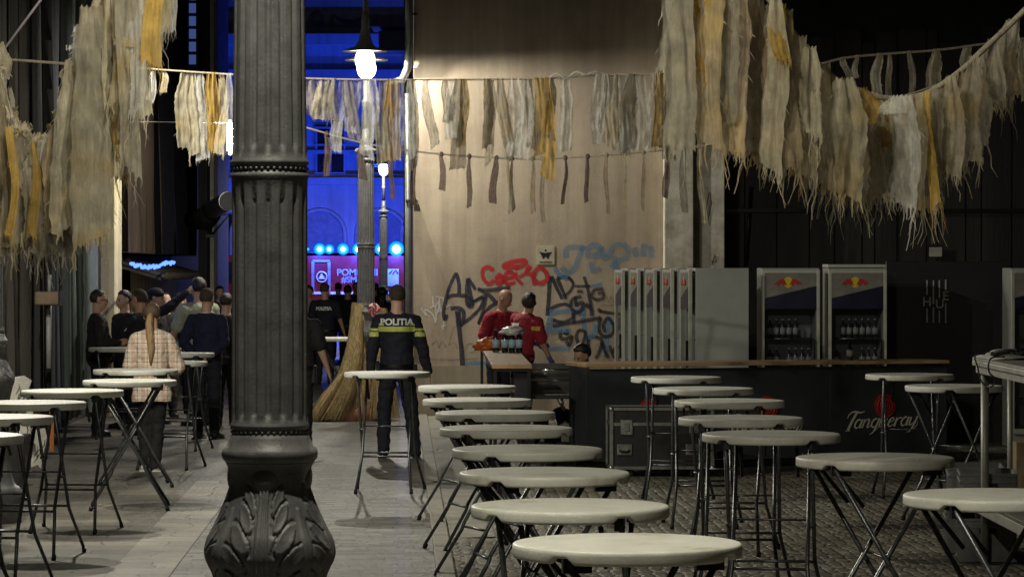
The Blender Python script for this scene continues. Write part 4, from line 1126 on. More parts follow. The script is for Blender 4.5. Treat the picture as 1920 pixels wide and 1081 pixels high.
# ================================================================== FRIDGES
cab_m = mat('grey_white_enamel', (0.40, 0.41, 0.38), 0.4, 0, 0.1, 2)
alu = mat('aluminium_trim', (0.55, 0.56, 0.48), 0.4, 0.4, 0.1)
blue_b = mat('deep_blue_panel', (0.004, 0.005, 0.03), 0.35)
silver = mat('silver_header', (0.20, 0.19, 0.17), 0.45)
def make_fridge(shelves=True):
    root = empty('drinks_fridge', (0, 0, 0))
    W, D, H = 0.66, 0.64, 2.06
    m = MB()
    for s in (-1, 1): m.box((s*(W/2-0.02), 0.02, H/2), (0.04, D-0.04, H))
    m.box((0, D/2-0.02, H/2), (W-0.081, 0.03, H)); m.box((0, 0.02, H-0.02), (W-0.082, D-0.045, 0.036)); m.box((0, 0.02, 0.12), (W-0.082, D-0.045, 0.2))
    m.build('cabinet', cab_m, root, bevel=0.004)
    y = -D/2
    door = MB()
    for s in (-1, 1): door.box((s*(W/2-0.018), y-0.02, 1.1), (0.036, 0.04, 1.88))
    door.box((0, y-0.02, 0.19), (W-0.073, 0.038, 0.06)); door.box((0, y-0.02, 2.02), (W-0.073, 0.038, 0.034))
    dr = door.build('door', alu, root, bevel=0.003)
    m = MB(); m.box((0, y-0.022, 0.98), (W-0.074, 0.01, 1.50)); m.build('glass_pane', pane_m, dr)
    m = MB(); m.prism([(-W/2+0.037, 2.002), (-W/2+0.037, 1.72), (W/2-0.037, 1.86), (W/2-0.037, 2.002)], y-0.036, y-0.022); m.build('header_panel', silver, dr)
    m = MB(); m.prism([(-W/2+0.037, 1.718), (-W/2+0.037, 1.60), (W/2-0.037, 1.60), (W/2-0.037, 1.858)], y-0.034, y-0.023); m.build('header_panel', blue_b, dr)
    # emblem: yellow sun disc with two charging red bulls
    em = MB(); cx, cz = -0.03, 1.90
    em.prism([(cx+0.055*math.cos(a), cz+0.062*math.sin(a)) for a in [i*PI/10 for i in range(20)]], y-0.041, y-0.036)
    eo = em.build('sun_disc', mat('emblem_yellow', (0.65, 0.48, 0.03), 0.5), dr)
    em = MB()
    for s in (-1, 1):
        em.prism([(cx+s*0.014, cz-0.035), (cx+s*0.03, cz+0.0), (cx+s*0.05, cz+0.04), (cx+s*0.085, cz+0.035), (cx+s*0.13, cz+0.01), (cx+s*0.155, cz-0.03), (cx+s*0.12, cz-0.012), (cx+s*0.115, cz-0.04), (cx+s*0.09, cz-0.015), (cx+s*0.06, cz-0.02), (cx+s*0.05, cz-0.045), (cx+s*0.035, cz-0.025)], y-0.046, y-0.041)
    em.build('charging_bulls', mat('emblem_red', (0.45, 0.02, 0.015), 0.5), dr)
    for z in (0.55, 0.93, 1.26):
        m = MB()
        for i in range(9): m.tube([(-W/2+0.06, -0.2+i*0.055, z), (W/2-0.06, -0.2+i*0.055, z)], 0.003, 4)
        m.tube([(-W/2+0.05, -0.22, z), (W/2-0.05, -0.22, z)], 0.006, 6)
        m.build('shelf', steel, root)
    m = MB(); m.box((W/2-0.06, y-0.05, 1.1), (0.02, 0.03, 0.3)); m.build('handle', black_metal, dr)
    return root
f0 = make_fridge()
spots = [(GX(1476, 36.0), 35.9, 0, 'leftmost of the glass door drinks fridges, next to the blank white sided one'),
         (GX(1600, 36.1), 36.0, 0, 'glass door drinks fridge with a flat metal tray lying on its top'),
         (GX(1941, 36.4), 36.4, 0, 'glass door drinks fridge half cut off by the right edge')]
th = R(-84)
for k_ in range(5):
    Yk = 35.55+0.92*k_
    Xk = 2.30-0.155*k_
    lab = ['white sided drinks fridge nearest the counter, its blank grey side facing the camera', 'side-turned fridge second in the row behind the blank grey side', 'side-turned fridge in the middle of the row of five',
           'side-turned fridge second from the graffiti wall end of the row', 'side-turned fridge farthest back beside the graffiti wall'][k_]
    spots.append((Xk, Yk, th, lab))
for i, (x, y, r_, lab) in enumerate(spots):
    o = f0 if i == 0 else copy_tree(f0)
    o.location = (x, y, 0); o.rotation_euler.z = r_
    tag(o, lab, 'fridge', 'drinks fridges behind the counter')
can_root = make_bottle('bottle', 0.22, 0.03, mat('beer_glass', (0.05, 0.05, 0.04), 0.15), cap_w, mat('grey_label', (0.65, 0.65, 0.6), 0.6))
first = True
rg = random.Random(12)
for fi, (fxp, fyp, which) in enumerate(((spots[0][0], spots[0][1], 'first'), (spots[1][0], spots[1][1], 'second'))):
    for z, nm in ((0.935, 'middle'), (1.265, 'top')):
        for i in range(7):
            if rg.random() < 0.15: continue
            b = can_root if first else copy_tree(can_root); first = False
            b.location = (fxp-0.22+i*0.073, fyp-0.17+rg.uniform(-.01, .01), z)
            tag(b, '%s bottle place from the left on the %s shelf of the %s glass door fridge' % (['first', 'second', 'third', 'fourth', 'fifth', 'sixth', 'last'][i], nm, which), 'bottle', 'bottles on the %s shelf of the %s fridge' % (nm, which))
m = MB(); m.box((spots[1][0], spots[1][1], 2.085), (0.67, 0.6, 0.035)); o = m.build('metal_tray', alu, bevel=0.004); tag(o, 'flat metal tray lying on top of the second glass door fridge', 'tray')

# black partition with letters
pt = empty('black_partition', (0, 37.2, 0), 0, 'tall black partition with thin vertical rods and pale letters right of the fridges', 'partition')
xa, xb = GX(1662, 37.2), GX(1895, 37.2)
m = MB(); m.box(((xa+xb)/2, 0.05, 1.07), (xb-xa, 0.08, 2.14)); m.build('board', mat('black_board', (0.010, 0.010, 0.014), 0.5, 0, 0.3, 3), pt, bevel=0.005)
gl = mat('grey_letter_metal', (0.42, 0.42, 0.40), 0.5)
m = MB()
for px, a, b2, c, d in ((1738, 525, 552, 578, 604), (1750, 525, 552, 575, 605), (1761, 525, 558, 582, 605), (1773, 524, 543, 568, 605)):
    x = GX(px, 37.2)
    for y0_, y1_ in ((a, b2), (c, d)):
        z0_, z1_ = V(0, y0_, 37.2).z, V(0, y1_, 37.2).z
        m.box((x, -0.005, (z0_+z1_)/2), (0.016, 0.02, abs(z0_-z1_)))
m.build('rod', gl, pt)
for ch, px, py in (('H', 1738, 566), ('I', 1750, 562), ('U', 1762, 570), ('E', 1773, 555)):
    text_part(ch, 0.15, gl, pt, (GX(px, 37.2), -0.004, V(0, py, 37.2).z), bold=0.002)

# ================================================================== FLIGHT CASE, CRATES, RACK
fc = empty('flight_case', (GX(1238, 31.2), 31.35, 0), R(2), 'black flight case with metal edges, latches and wheels in front of the counter', 'flight case')
W, D, z0, z1 = 1.0, 0.6, 0.09, 0.67
m = MB(); m.box((0, 0, (z0+z1)/2), (W, D, z1-z0)); m.build('body', mat('black_laminate', (0.022, 0.022, 0.022), 0.55, 0, 0.3, 10), fc)
edge = mat('dull_aluminium_edge', (0.26, 0.26, 0.24), 0.42, 0.7, 0.3, 20)
m = MB()
for x in (-W/2, W/2):
    for y in (-D/2, D/2): m.box((x, y, (z0+z1)/2), (0.035, 0.035, z1-z0+0.02))
for z in (z0, z1):
    for y in (-D/2, D/2): m.box((0, y, z), (W-0.04, 0.032, 0.032))
    for x in (-W/2, W/2): m.box((x, 0, z), (0.032, D-0.04, 0.032))
m.box((0, -D/2-0.002, 0.52), (W-0.04, 0.016, 0.035)); m.box((-W/2-0.002, 0, 0.52), (0.016, D-0.04, 0.035))
m.build('edge_trim', edge, fc, bevel=0.003)
for x in (-0.35, 0.33):
    m = MB(); m.box((x, -D/2-0.008, 0.49), (0.12, 0.02, 0.15)); l = m.build('latch', mat('latch_plate', (0.35, 0.35, 0.33), 0.35, 0.8, 0.3, 30), fc, bevel=0.006)
    m = MB(); m.box((x, -D/2-0.022, 0.49), (0.055, 0.012, 0.08)); m.build('latch_dish', edge, l, bevel=0.004)
    m = MB(); m.box((x-0.02, -D/2-0.006, 0.27), (0.15, 0.016, 0.11)); l = m.build('handle_plate', edge, fc, bevel=0.006)
    m = MB(); m.tube([(x-0.07, -D/2-0.02, 0.265), (x-0.05, -D/2-0.035, 0.25), (x+0.01, -D/2-0.035, 0.25), (x+0.03, -D/2-0.02, 0.265)], 0.01); m.build('handle', black_metal, l)
for x in (-W/2, W/2):
    for z in (z0, z1):
        m = MB(); m.ell((x, -D/2, z), (0.03, 0.03, 0.03)); m.build('ball_corner', steel, fc)
for x in (-0.30, 0.30):
    for y in (-0.22, 0.22):
        m = MB(); m.tube([(x-0.02, y, 0.045), (x+0.02, y, 0.045)], 0.045, 16); m.box((x, y, 0.085), (0.06, 0.07, 0.02)); m.build('wheel', mat('castor_rubber', (0.05, 0.05, 0.05), 0.5), fc)
# grey stacking crates
def make_crate():
    root = empty('stacking_crate', (0, 0, 0))
    m = MB(); w_, d_, h_ = 0.40, 0.60, 0.31
    m.box((0, 0, 0.01), (w_-0.03, d_-0.03, 0.02))
    for s in (-1, 1):
        m.box((s*(w_/2-0.012), 0, h_/2), (0.008, d_-0.03, h_-0.02)); m.box((0, s*(d_/2-0.012), h_/2), (w_-0.03, 0.008, h_-0.02))
    m.build('shell', mat('grey_crate_plastic', (0.17, 0.175, 0.17), 0.55), root)
    m = MB()
    for z in (0.015, 0.25, h_-0.012):
        for s in (-1, 1):
            m.box((s*(w_/2-0.004), 0, z), (0.012, d_, 0.02)); m.box((0, s*(d_/2-0.004), z), (w_-0.02, 0.012, 0.02))
    for i in range(5):
        for s in (-1, 1):
            m.box((s*(w_/2-0.005), -d_/2+0.04+i*(d_-0.08)/4, h_/2), (0.01, 0.015, h_-0.05)); m.box((-w_/2+0.03+i*(w_-0.06)/4, s*(d_/2-0.005), h_/2), (0.015, 0.01, h_-0.05))
    m.build('ribs', mat('grey_crate_plastic', (0.17, 0.175, 0.17)), root)
    m = MB(); m.box((0, -d_/2+0.003, 0.22), (0.12, 0.018, 0.035)); m.build('grip_slot', black_metal, root)
    return root
cr = make_crate(); Yc = 22.3
for i, (dx, dy, z, lab) in enumerate(((0, 0, 0, 'grey stacking crate at the bottom of the pile under the metal rack'), (0.01, 0.02, 0.312, 'grey stacking crate on top of the pile under the metal rack'),
      (0.0, 0.66, 0.0, 'grey stacking crate in the back row at ground level under the metal rack'), (0.02, 0.67, 0.312, 'grey stacking crate in the back row upper layer under the metal rack'))):
    o = cr if i == 0 else copy_tree(cr)
    o.location = (GX(1828, Yc)+dx+0.08, Yc+dy, z); o.rotation_euler.z = R(-6)
    tag(o, lab, 'crate', 'grey crates under the metal rack')
# metal rack
rk2 = empty('metal_rack', (3.22, 19.2, 0), 0, 'galvanised metal rack table at the right edge carrying dark cables', 'rack')
galv = mat('galvanised_beam', (0.33, 0.33, 0.29), 0.5, 0.5, 0.2, 6)
m = MB(); m.box((0.7, 1.4, 1.425), (1.4, 2.8, 0.02)); m.build('deck', galv, rk2)
m = MB()
m.box((0.02, 1.4, 1.395), (0.045, 2.8, 0.036)); m.box((0.035, 1.4, 1.35), (0.03, 2.76, 0.05)); m.box((0.74, 2.78, 1.37), (1.36, 0.04, 0.085)); m.box((0.74, 0.02, 1.37), (1.36, 0.04, 0.085)); m.build('top_beam', galv, rk2, bevel=0.005)
for x, y in ((0.075, 2.72), (0.075, 0.1), (1.32, 2.72), (1.32, 0.1)):
    m = MB(); m.tube([(x, y, 0), (x, y, 1.33)], 0.028, 14); m.build('leg', galv, rk2)
m = MB(); m.box((0.02, 1.4, 0.40), (0.05, 2.7, 0.07)); m.box((0.74, 2.76, 0.40), (1.36, 0.04, 0.07)); m.box((0.7, 1.4, 0.425), (1.3, 2.6, 0.015)); m.build('lower_shelf', galv, rk2, bevel=0.004)
# cables on rack
m = MB(); rg = random.Random(21); pts = []
for i in range(90):
    t = i/89; pts.append((3.32+0.42*t+0.09*math.sin(i*0.9), 21.6+0.25*math.cos(i*0.7), 1.45+0.035*abs(math.sin(i*0.37))+0.012*math.sin(i)))
m.tube(pts, 0.012, 6); o = m.build('cable_coil', mat('black_cable', (0.02, 0.02, 0.02), 0.5)); tag(o, 'tangled black cables lying on the metal rack', 'cable')
m = MB()
m.tube([tuple(p) for p in bez3([(3.30, 21.75, 1.46), (3.25, 21.7, 1.465), (3.19, 21.68, 1.45), (3.205, 21.66, 1.38), (3.23, 21.66, 1.28), (3.28, 21.6, 1.24), (3.31, 21.5, 1.3), (3.29, 21.4, 1.44), (3.36, 21.4, 1.46)])], 0.006, 6)
m.tube([tuple(p) for p in bez3([(3.32, 21.2, 1.46), (3.21, 21.1, 1.45), (3.20, 21.1, 1.36), (3.26, 21.1, 1.31)])], 0.006, 6)
o = m.build('thin_cable', mat('black_cable', (0.02, 0.02, 0.02))); tag(o, 'thin black cable looped over the corner beam of the metal rack', 'cable')
m = MB(); m.add([tuple(p) for p in [(3.22, 21.9, 1.445), (3.42, 21.8, 1.475), (3.46, 21.2, 1.46), (3.25, 21.3, 1.44), (3.30, 21.6, 1.485)]], [(0, 1, 4), (1, 2, 4), (2, 3, 4), (3, 0, 4)], True); sol = m.build('flat_strap', mat('pale_strap', (0.4, 0.4, 0.36), 0.6)); sm_ = sol.modifiers.new('t', 'SOLIDIFY'); sm_.thickness = 0.008
tag(sol, 'pale crumpled strap on the corner of the metal rack', 'strap')
dj = empty('mixer_case', (3.72, 21.5, 1.436), R(5), 'low black equipment box lying on the metal rack at the right edge', 'equipment case')
m = MB(); m.prism([(-0.26, 0), (0.26, 0), (0.24, 0.07), (-0.2, 0.045)], -0.2, 0.2); m.build('housing', mat('black_plastic', (0.015, 0.015, 0.016)), dj, bevel=0.004)
m = MB()
for i in range(5): m.tube([(-0.15+i*0.08, -0.1, 0.05), (-0.15+i*0.08, -0.1, 0.085)], 0.012, 8)
m.build('knobs', steel, dj)
# cardboard box
m = MB(); m.box((0, 0, 0.26), (0.55, 0.4, 0.52)); o = m.build('cardboard_box', mat('cardboard', (0.22, 0.16, 0.09), 0.8), loc=(GX(1957, 28), 28, 0), bevel=0.004)
o.location.z = 0.0
m = MB(); m.box((0, -0.202, 0.26), (0.05, 0.003, 0.5)); m.build('tape', mat('brown_tape', (0.28, 0.2, 0.11), 0.3), o)
tag(o, 'cardboard box on the cobbles at the right edge behind the metal rack', 'box')
# steel pole behind table right
m = MB(); m.tube([(GX(1894, 25), 25, 0), (GX(1894, 25), 25, 1.28)], 0.022, 12); m.box((GX(1894, 25), 25, 0.01), (0.2, 0.2, 0.02)); o = m.build('steel_post', galv); tag(o, 'thin steel post standing behind the metal rack', 'post')

# ================================================================== STRAW BROOMS
straw_m = mat('straw', (0.46, 0.34, 0.16), 0.75, 0, 0.75, 70, 0, 40, (1, 1, 0.12))
def broom(name, label, top, bot, r0, r1, n, seed, bend=(0, 0)):
    root = empty(name, (bot[0], bot[1], 0), 0, label, 'broom', 'giant straw brooms round the lamp post')
    rg = random.Random(seed); m = MB()
    T = Vector(top)-Vector((bot[0], bot[1], 0)); B_ = Vector((0, 0, bot[2]))
    for i in range(n):
        a = rg.uniform(0, 2*PI); q = math.sqrt(rg.random())
        q = max(q, 0.35)
        l0 = rg.uniform(-0.05, 0.12); l1 = rg.uniform(0.72, 1.04)
        pts = []
        rr = q*1.0
        ja = rg.uniform(-0.45, 0.45)
        for k in range(5):
            t = l0+(l1-l0)*k/4
            c = T.lerp(B_, t)
            rad = r0+(r1-r0)*(max(0, t)**1.25)
            off = Vector((math.cos(a+ja*t), math.sin(a+ja*t), 0))*rad*rr
            bd = Vector((bend[0], bend[1], 0))*math.sin(PI*max(0, min(1, t)))
            p = c+off+bd; p.z = max(p.z, 0.01+0.02*rg.random()); pts.append(p)
        w_ = rg.uniform(0.004, 0.009)
        side = Vector((-math.sin(a), math.cos(a), 0))*w_
        vs = []
        for k, p in enumerate(pts):
            s_ = side*(1-0.15*k); vs += [p-s_, p+s_+Vector((0, 0, 0.003))]
        m.add(vs, [(2*k, 2*k+1, 2*k+3, 2*k+2) for k in range(4)])
    m.build('straw', straw_m, root, fix=False)
    return root
px_, py_ = GX(686, 42.8), 42.8
broom('straw_broom', 'tall straw broom bundle tied upright against the lamp post', (px_-0.08, 42.78, 1.52), (px_-0.15, 42.68, 0), 0.12, 0.27, 1700, 1)
broom('straw_broom', 'straw broom bundle fanning out on the ground to the left of the lamp post', (px_-0.12, 42.60, 1.30), (px_-0.48, 42.45, 0), 0.09, 0.27, 1700, 2, (0.10, 0))
broom('straw_broom', 'short straw broom bundle right of the lamp post behind the police officer', (px_+0.2, 42.75, 1.45), (px_+0.24, 42.65, 0), 0.10, 0.26, 1300, 3)
broom('straw_broom', 'low flaring straw heap at the left foot of the broom display', (px_-0.30, 42.40, 0.62), (px_-0.72, 42.30, 0), 0.06, 0.16, 700, 4)
# reddish cloth-wrapped stand at foot
m = MB(); m.lathe([(0.52, 0), (0.5, 0.12), (0.40, 0.33), (0.25, 0.5), (0.1, 0.6)], 28)
o = m.build('terracotta_cloth', mat('terracotta_cloth', (0.28, 0.13, 0.08), 0.9, 0, 0.3, 6, 0.4, 30), loc=(px_-0.22, 42.90, 0)); tag(o, 'terracotta coloured cloth mound behind the straw at the lamp post foot', 'cloth')
# red white pinwheel decoration
pn = empty('candy_swirl', V(701, 581, 42.2), 0, 'round red and white swirl decoration beside the brooms at the officer shoulder', 'decoration')
m = MB(); m.ell((0, 0, 0), (0.085, 0.04, 0.095)); m.build('disc', mat('candy_white', (0.75, 0.65, 0.65), 0.4), pn)
rd = mat('candy_red', (0.55, 0.04, 0.06), 0.4)
m = MB()
for q in range(5):
    a0 = q*2*PI/5
    m.tube([(0.085*t*math.cos(a0+1.6*t), -0.038*math.sqrt(max(0, 1-t*t*0.9))-0.004, 0.09*t*math.sin(a0+1.6*t)) for t in [i/6 for i in range(7)]], [0.006+0.012*i/6 for i in range(7)], 6)
m.build('stripe', rd, pn)

# ================================================================== RAG GARLANDS
rag_c = {'cream': rag_mat('cream_burlap', (0.58, 0.52, 0.38), 0.24), 'grey': rag_mat('grey_burlap', (0.42, 0.385, 0.30), 0.26), 'gold': rag_mat('mustard_cloth', (0.58, 0.38, 0.10), 0.16),
         'white': rag_mat('white_gauze', (0.74, 0.73, 0.68), 0.46, False), 'tan': rag_mat('tan_cloth', (0.40, 0.32, 0.21), 0.16), 'mauve': rag_mat('mauve_ribbon', (0.26, 0.185, 0.165), 0.03, False), 'peach': rag_mat('peach_cloth', (0.48, 0.38, 0.28), 0.2)}
def rag(parent, top, w_, L, colr, seed, slant=0.0, fray=0.5, folds=2.2, twist=0.0, gather=0.62, name='rag_strip'):
    rg = random.Random(seed)
    ny, nx = 24, 14
    gather = gather*rg.uniform(0.6, 1.1); sd_ = rg.uniform(0, 50)
    ph, ph2 = rg.uniform(0, 6.28), rg.uniform(0, 6.28)
    amp = w_*0.065
    yaw = rg.uniform(-0.5, 0.5)+twist
    vs = []; fs = []
    taper = rg.uniform(0.85, 1.12)
    skew = rg.uniform(-0.06, 0.06)*L
    for j in range(ny+1):
        t = j/ny
        g_ = gather+(1-gather)*min(1, t*3.0)
        ww = w_*g_*(1+(taper-1)*t)
        cx = slant*L*t+0.012*math.sin(t*5+ph)
        for i in range(nx+1):
            u = i/nx-0.5
            x = u*ww
            f = amp*(0.35+0.65*(1-t))*math.sin(u*folds*2*PI+ph+0.6*t)+amp*0.4*math.sin(u*folds*4.4*PI+ph2)
            x += w_*0.10*noise.noise(Vector((i/nx*1.5, t*L*5, sd_)))*(1 if abs(u) > 0.3 else 0.5)
            if i in (0, nx): x += rg.uniform(-1, 1)*w_*0.03
            f += (0.12*w_+0.004)*noise.noise(Vector((x*22, t*L*9, sd_)))+0.06*w_*noise.noise(Vector((x*50, t*L*22, sd_)))
            z = -L*t+skew*u*2*t
            if j == 0: z += 0.008*math.sin(u*30)
            if j >= ny-1: z += rg.uniform(-1, 1)*L*0.014*fray+0.10*w_*noise.noise(Vector((u*3, sd_, 0)))
            yy = f+0.03*math.sin(t*3+ph2)
            vs.append(Vector((cx+x*math.cos(yaw)-yy*math.sin(yaw), x*math.sin(yaw)+yy*math.cos(yaw), z)))
    for j in range(ny):
        for i in range(nx):
            a = j*(nx+1)+i; fs.append((a, a+1, a+nx+2, a+nx+1))
    m = MB(); m.add(vs, fs, True)
    # wrap over the rope
    # frayed threads
    nth = int(13*fray)+2
    for k in range(nth):
        i = rg.randint(0, nx); p = vs[ny*(nx+1)+i].copy()
        ln = min(L, 0.5)*(rg.uniform(0.03, 0.12) if rg.random() < 0.75 else rg.uniform(0.15, 0.38))*fray
        d = Vector((rg.uniform(-0.35, 0.35), rg.uniform(-0.2, 0.2), -1))
        pts = [p+Vector((0, 0, 0.02))]
        for q in range(1, 4):
            pts.append(p+d*ln*q/3+Vector((rg.uniform(-1, 1)*ln*0.09, 0, 0)))
        tw = rg.uniform(0.0018, 0.0042)*(w_/0.12)
        tv = []
        for q, pp in enumerate(pts): s_ = tw*(1-0.22*q); tv += [pp-Vector((s_, 0, 0)), pp+Vector((s_, 0, 0))]
        m.add(tv, [(2*q, 2*q+1, 2*q+3, 2*q+2) for q in range(3)])
    for k in range(int(5*fray)):
        j = rg.randint(3, ny-1); i = rg.choice((0, nx)); p = vs[j*(nx+1)+i]; sg = -1 if i == 0 else 1
        ln = w_*rg.uniform(0.06, 0.2)
        m.add([p, p+Vector((0, 0, 0.008)), p+Vector((sg*ln, 0, -ln*rg.uniform(0.3, 1.6)))], [(0, 1, 2)])
    o = m.build(name, rag_c[colr], parent, fix=False)
    o.location = top
    return o
def rope(parent, pts, r, seed=0, fuzzy=False):
    P = bez3(pts)
    m = MB(); m.tube(P, r, 6)
    return m.build('rope', rope_m, parent)
def garland(name, label, px_pts, Y, r, cat='garland', Yend=None):
    ye = Y if Yend is None else Yend
    root = empty(name, (0, 0, 0), 0, label, cat, 'rag garlands strung across the street')
    n = len(px_pts)
    pts = [V(p[0], p[1], Y+(ye-Y)*i/(n-1)) for i, p in enumerate(px_pts)]
    P = bez3(pts)
    m = MB(); m.tube(P, r, 6); m.build('rope', rope_m, root)
    def at(px):
        for a, b in zip(P[:-1], P[1:]):
            pa = 960+a.x/a.y*FPX; pb = 960+b.x/b.y*FPX
            if min(pa, pb) <= px <= max(pa, pb):
                t = (px-pa)/(pb-pa) if pb != pa else 0
                return a.lerp(b, t)
        return P[0] if px < 960+P[0].x/P[0].y*FPX else P[-1]
    return root, at
def hang(root, at, lst, seed, fray=0.5):
    for i, q in enumerate(lst):
        px, wpx, bot, c = q[:4]; sl = q[4] if len(q) > 4 else 0; dy = q[5] if len(q) > 5 else 0
        p = at(px); ppm = FPX/p.y
        top_py = 504+(CAMZ-p.z)*ppm
        L = (bot-top_py)/ppm; w_ = wpx/ppm
        rag(root, p+Vector((0, dy, 0.006)), w_, max(0.08, L), c, seed*100+i, slant=sl, fray=fray, folds=1.1+w_*3.5)
# upper straight line
g2, at2 = garland('rag_garland', 'near level garland of cream, white and mustard rags crossing in front of the lit lamp', [(180, 118), (265, 128), (437, 140), (600, 148), (780, 150), (1000, 148), (1130, 141), (1245, 138), (1420, 122)], 28, 0.009)
L2 = [(292, 12, 190, 'white', -0.2), (308, 10, 175, 'cream'), (348, 24, 278, 'cream'), (363, 22, 290, 'cream', 0.02), (374, 22, 300, 'white', 0.03), (392, 12, 262, 'gold'), (402, 15, 286, 'gold', 0.0, -0.03), (414, 18, 290, 'cream'), (430, 14, 288, 'white', -0.03),
      (455, 26, 290, 'grey'), (490, 28, 270, 'cream'), (530, 26, 280, 'white'),
      (586, 30, 218, 'grey'), (606, 30, 226, 'cream'), (620, 22, 228, 'grey', 0.03), (636, 20, 286, 'white'), (652, 18, 262, 'grey', 0.1), (668, 20, 250, 'white', -0.1), (686, 20, 296, 'white', 0.05), (700, 22, 262, 'white'), (716, 20, 306, 'grey', 0.03), (729, 14, 300, 'gold'), (740, 16, 302, 'tan', 0.0, -0.03), (752, 16, 296, 'white'), (766, 18, 300, 'white', 0.04), (776, 14, 318, 'grey'),
      (800, 15, 276, 'grey', 0.1), (838, 14, 232, 'grey'), (846, 16, 262, 'white'), (858, 22, 318, 'grey', 0.0), (870, 14, 275, 'gold', -0.03), (914, 16, 276, 'tan', 0.03), (922, 14, 306, 'cream', -0.03, 0.05), (938, 17, 297, 'grey', 0.12), (964, 26, 292, 'white'), (982, 26, 298, 'white'), (995, 14, 280, 'grey'), (1010, 18, 292, 'gold'), (1024, 20, 336, 'gold', 0.02, -0.03), (1032, 14, 260, 'tan'), (1060, 20, 286, 'white'),
      (1122, 22, 270, 'white'), (1136, 12, 250, 'white', -0.1), (1150, 20, 282, 'cream'), (1162, 26, 288, 'white', 0.02), (1180, 28, 282, 'grey'), (1200, 26, 284, 'white'), (1225, 18, 280, 'white'), (1238, 22, 278, 'gold'), (1255, 20, 300, 'cream'), (1268, 16, 270, 'grey')]
L2 = [(q[0], q[1]*1.3)+tuple(q[2:]) for q in L2]
hang(g2, at2, L2, 2, 0.45)
m = MB(); m.tube(bez3([at2(1030)+Vector((0, -0.02, 0)), at2(1045)+Vector((0, -0.03, 0.035)), at2(1062)+Vector((0, -0.03, -0.01)), at2(1080)+Vector((0, -0.03, 0.04)), at2(1098)+Vector((0, -0.03, 0.01)), at2(1118)+Vector((0, -0.02, 0.03)), at2(1140)]), [0.012]*31, 6); m.build('twisted_rag', rag_c['white'], g2)
# lower ribbon line
g3, at3 = garland('ribbon_line', 'lower cord with small knotted mauve ribbons hanging against the beige wall', [(570, 238), (680, 268), (780, 284), (880, 293), (1000, 298), (1120, 292), (1250, 281), (1330, 272)], 30, 0.010)
L3 = [(613, 14, 332, 'mauve'), (680, 16, 338, 'mauve'), (735, 11, 374, 'mauve'), (776, 12, 385, 'mauve', 0.02), (828, 12, 358, 'mauve', 0.05), (880, 10, 390, 'mauve'), (931, 14, 382, 'mauve', -0.1), (955, 7, 402, 'cream'), (960, 7, 396, 'mauve'), (999, 9, 400, 'peach'), (1018, 8, 418, 'cream'), (1060, 8, 384, 'mauve', -0.06), (1102, 10, 380, 'mauve', -0.02), (1137, 9, 402, 'peach'), (1173, 7, 396, 'cream'), (1207, 9, 396, 'peach', 0.0), (1250, 12, 372, 'mauve', -0.03), (1282, 13, 400, 'grey'), (1310, 12, 420, 'cream', 0.06)]
hang(g3, at3, L3, 3, 0.12)
m = MB()
for q in L3:
    p = at3(q[0]); m = MB(); m.ell((0, 0, 0), (0.022, 0.02, 0.026), 10, 6); o = m.build('knot', rag_c['mauve' if q[3] == 'mauve' else q[3]], g3); o.location = p
# left swag
g1, at1 = garland('rag_swag', 'heavy drooping swag of frayed grey and cream burlap in the upper left corner', [(-60, -10), (-12, 110), (8, 190), (35, 250), (70, 272), (100, 262), (130, 205), (155, 120), (172, 40), (200, -40), (260, -110), (340, -190)], 14, 0.022, Yend=13.4)
rg = random.Random(31); L1 = []
def mix(rg, opts): return rg.choice(opts)
for px in range(-20, 186, 11):
    p = at1(px); ty = 504+(CAMZ-p.z)*FPX/p.y
    bot = 462+rg.uniform(-25, 20) if px > 10 else 420+rg.uniform(-30, 40)
    if px > 140: bot = 430+rg.uniform(-30, 30)
    L1.append((px, rg.uniform(46, 80), bot, mix(rg, ['grey', 'grey', 'cream', 'grey', 'tan', 'cream']), rg.uniform(-0.03, 0.03), rg.uniform(-0.12, 0.12)))
for px in (30, 74): L1.append((px, 16, 452+rg.uniform(-10, 10), 'gold', 0, -0.15))
for px, w_, bot, c in ((188, 44, 300, 'grey'), (206, 46, 338, 'tan'), (222, 40, 272, 'gold'), (214, 40, 215, 'cream'), (236, 46, 200, 'cream'), (252, 40, 328, 'grey'), (246, 40, 96, 'grey'), (262, 36, 215, 'white'), (272, 40, 225, 'cream'), (288, 30, 120, 'cream'), (300, 34, 128, 'gold'), (306, 26, 64, 'cream'), (312, 20, 60, 'white')):
    L1.append((px, w_, bot, c, rg.uniform(-0.02, 0.02), rg.uniform(-0.2, 0.15)))
hang(g1, at1, L1, 1, 0.9)
# fuzzy rope wrapping
rg2 = random.Random(5)
for k in range(44):
    px = -18+k*4.4; p = at1(px)
    rag(g1, p+Vector((rg2.uniform(-.02, .02), rg2.uniform(-.04, .04), 0.035)), rg2.uniform(0.06, 0.12), rg2.uniform(0.07, 0.16), rg2.choice(['cream', 'white', 'grey', 'cream']), 900+k, slant=rg2.uniform(-0.4, 0.4), fray=1.0, folds=1.5, twist=rg2.uniform(-1, 1), gather=1.0, name='rag_knot')
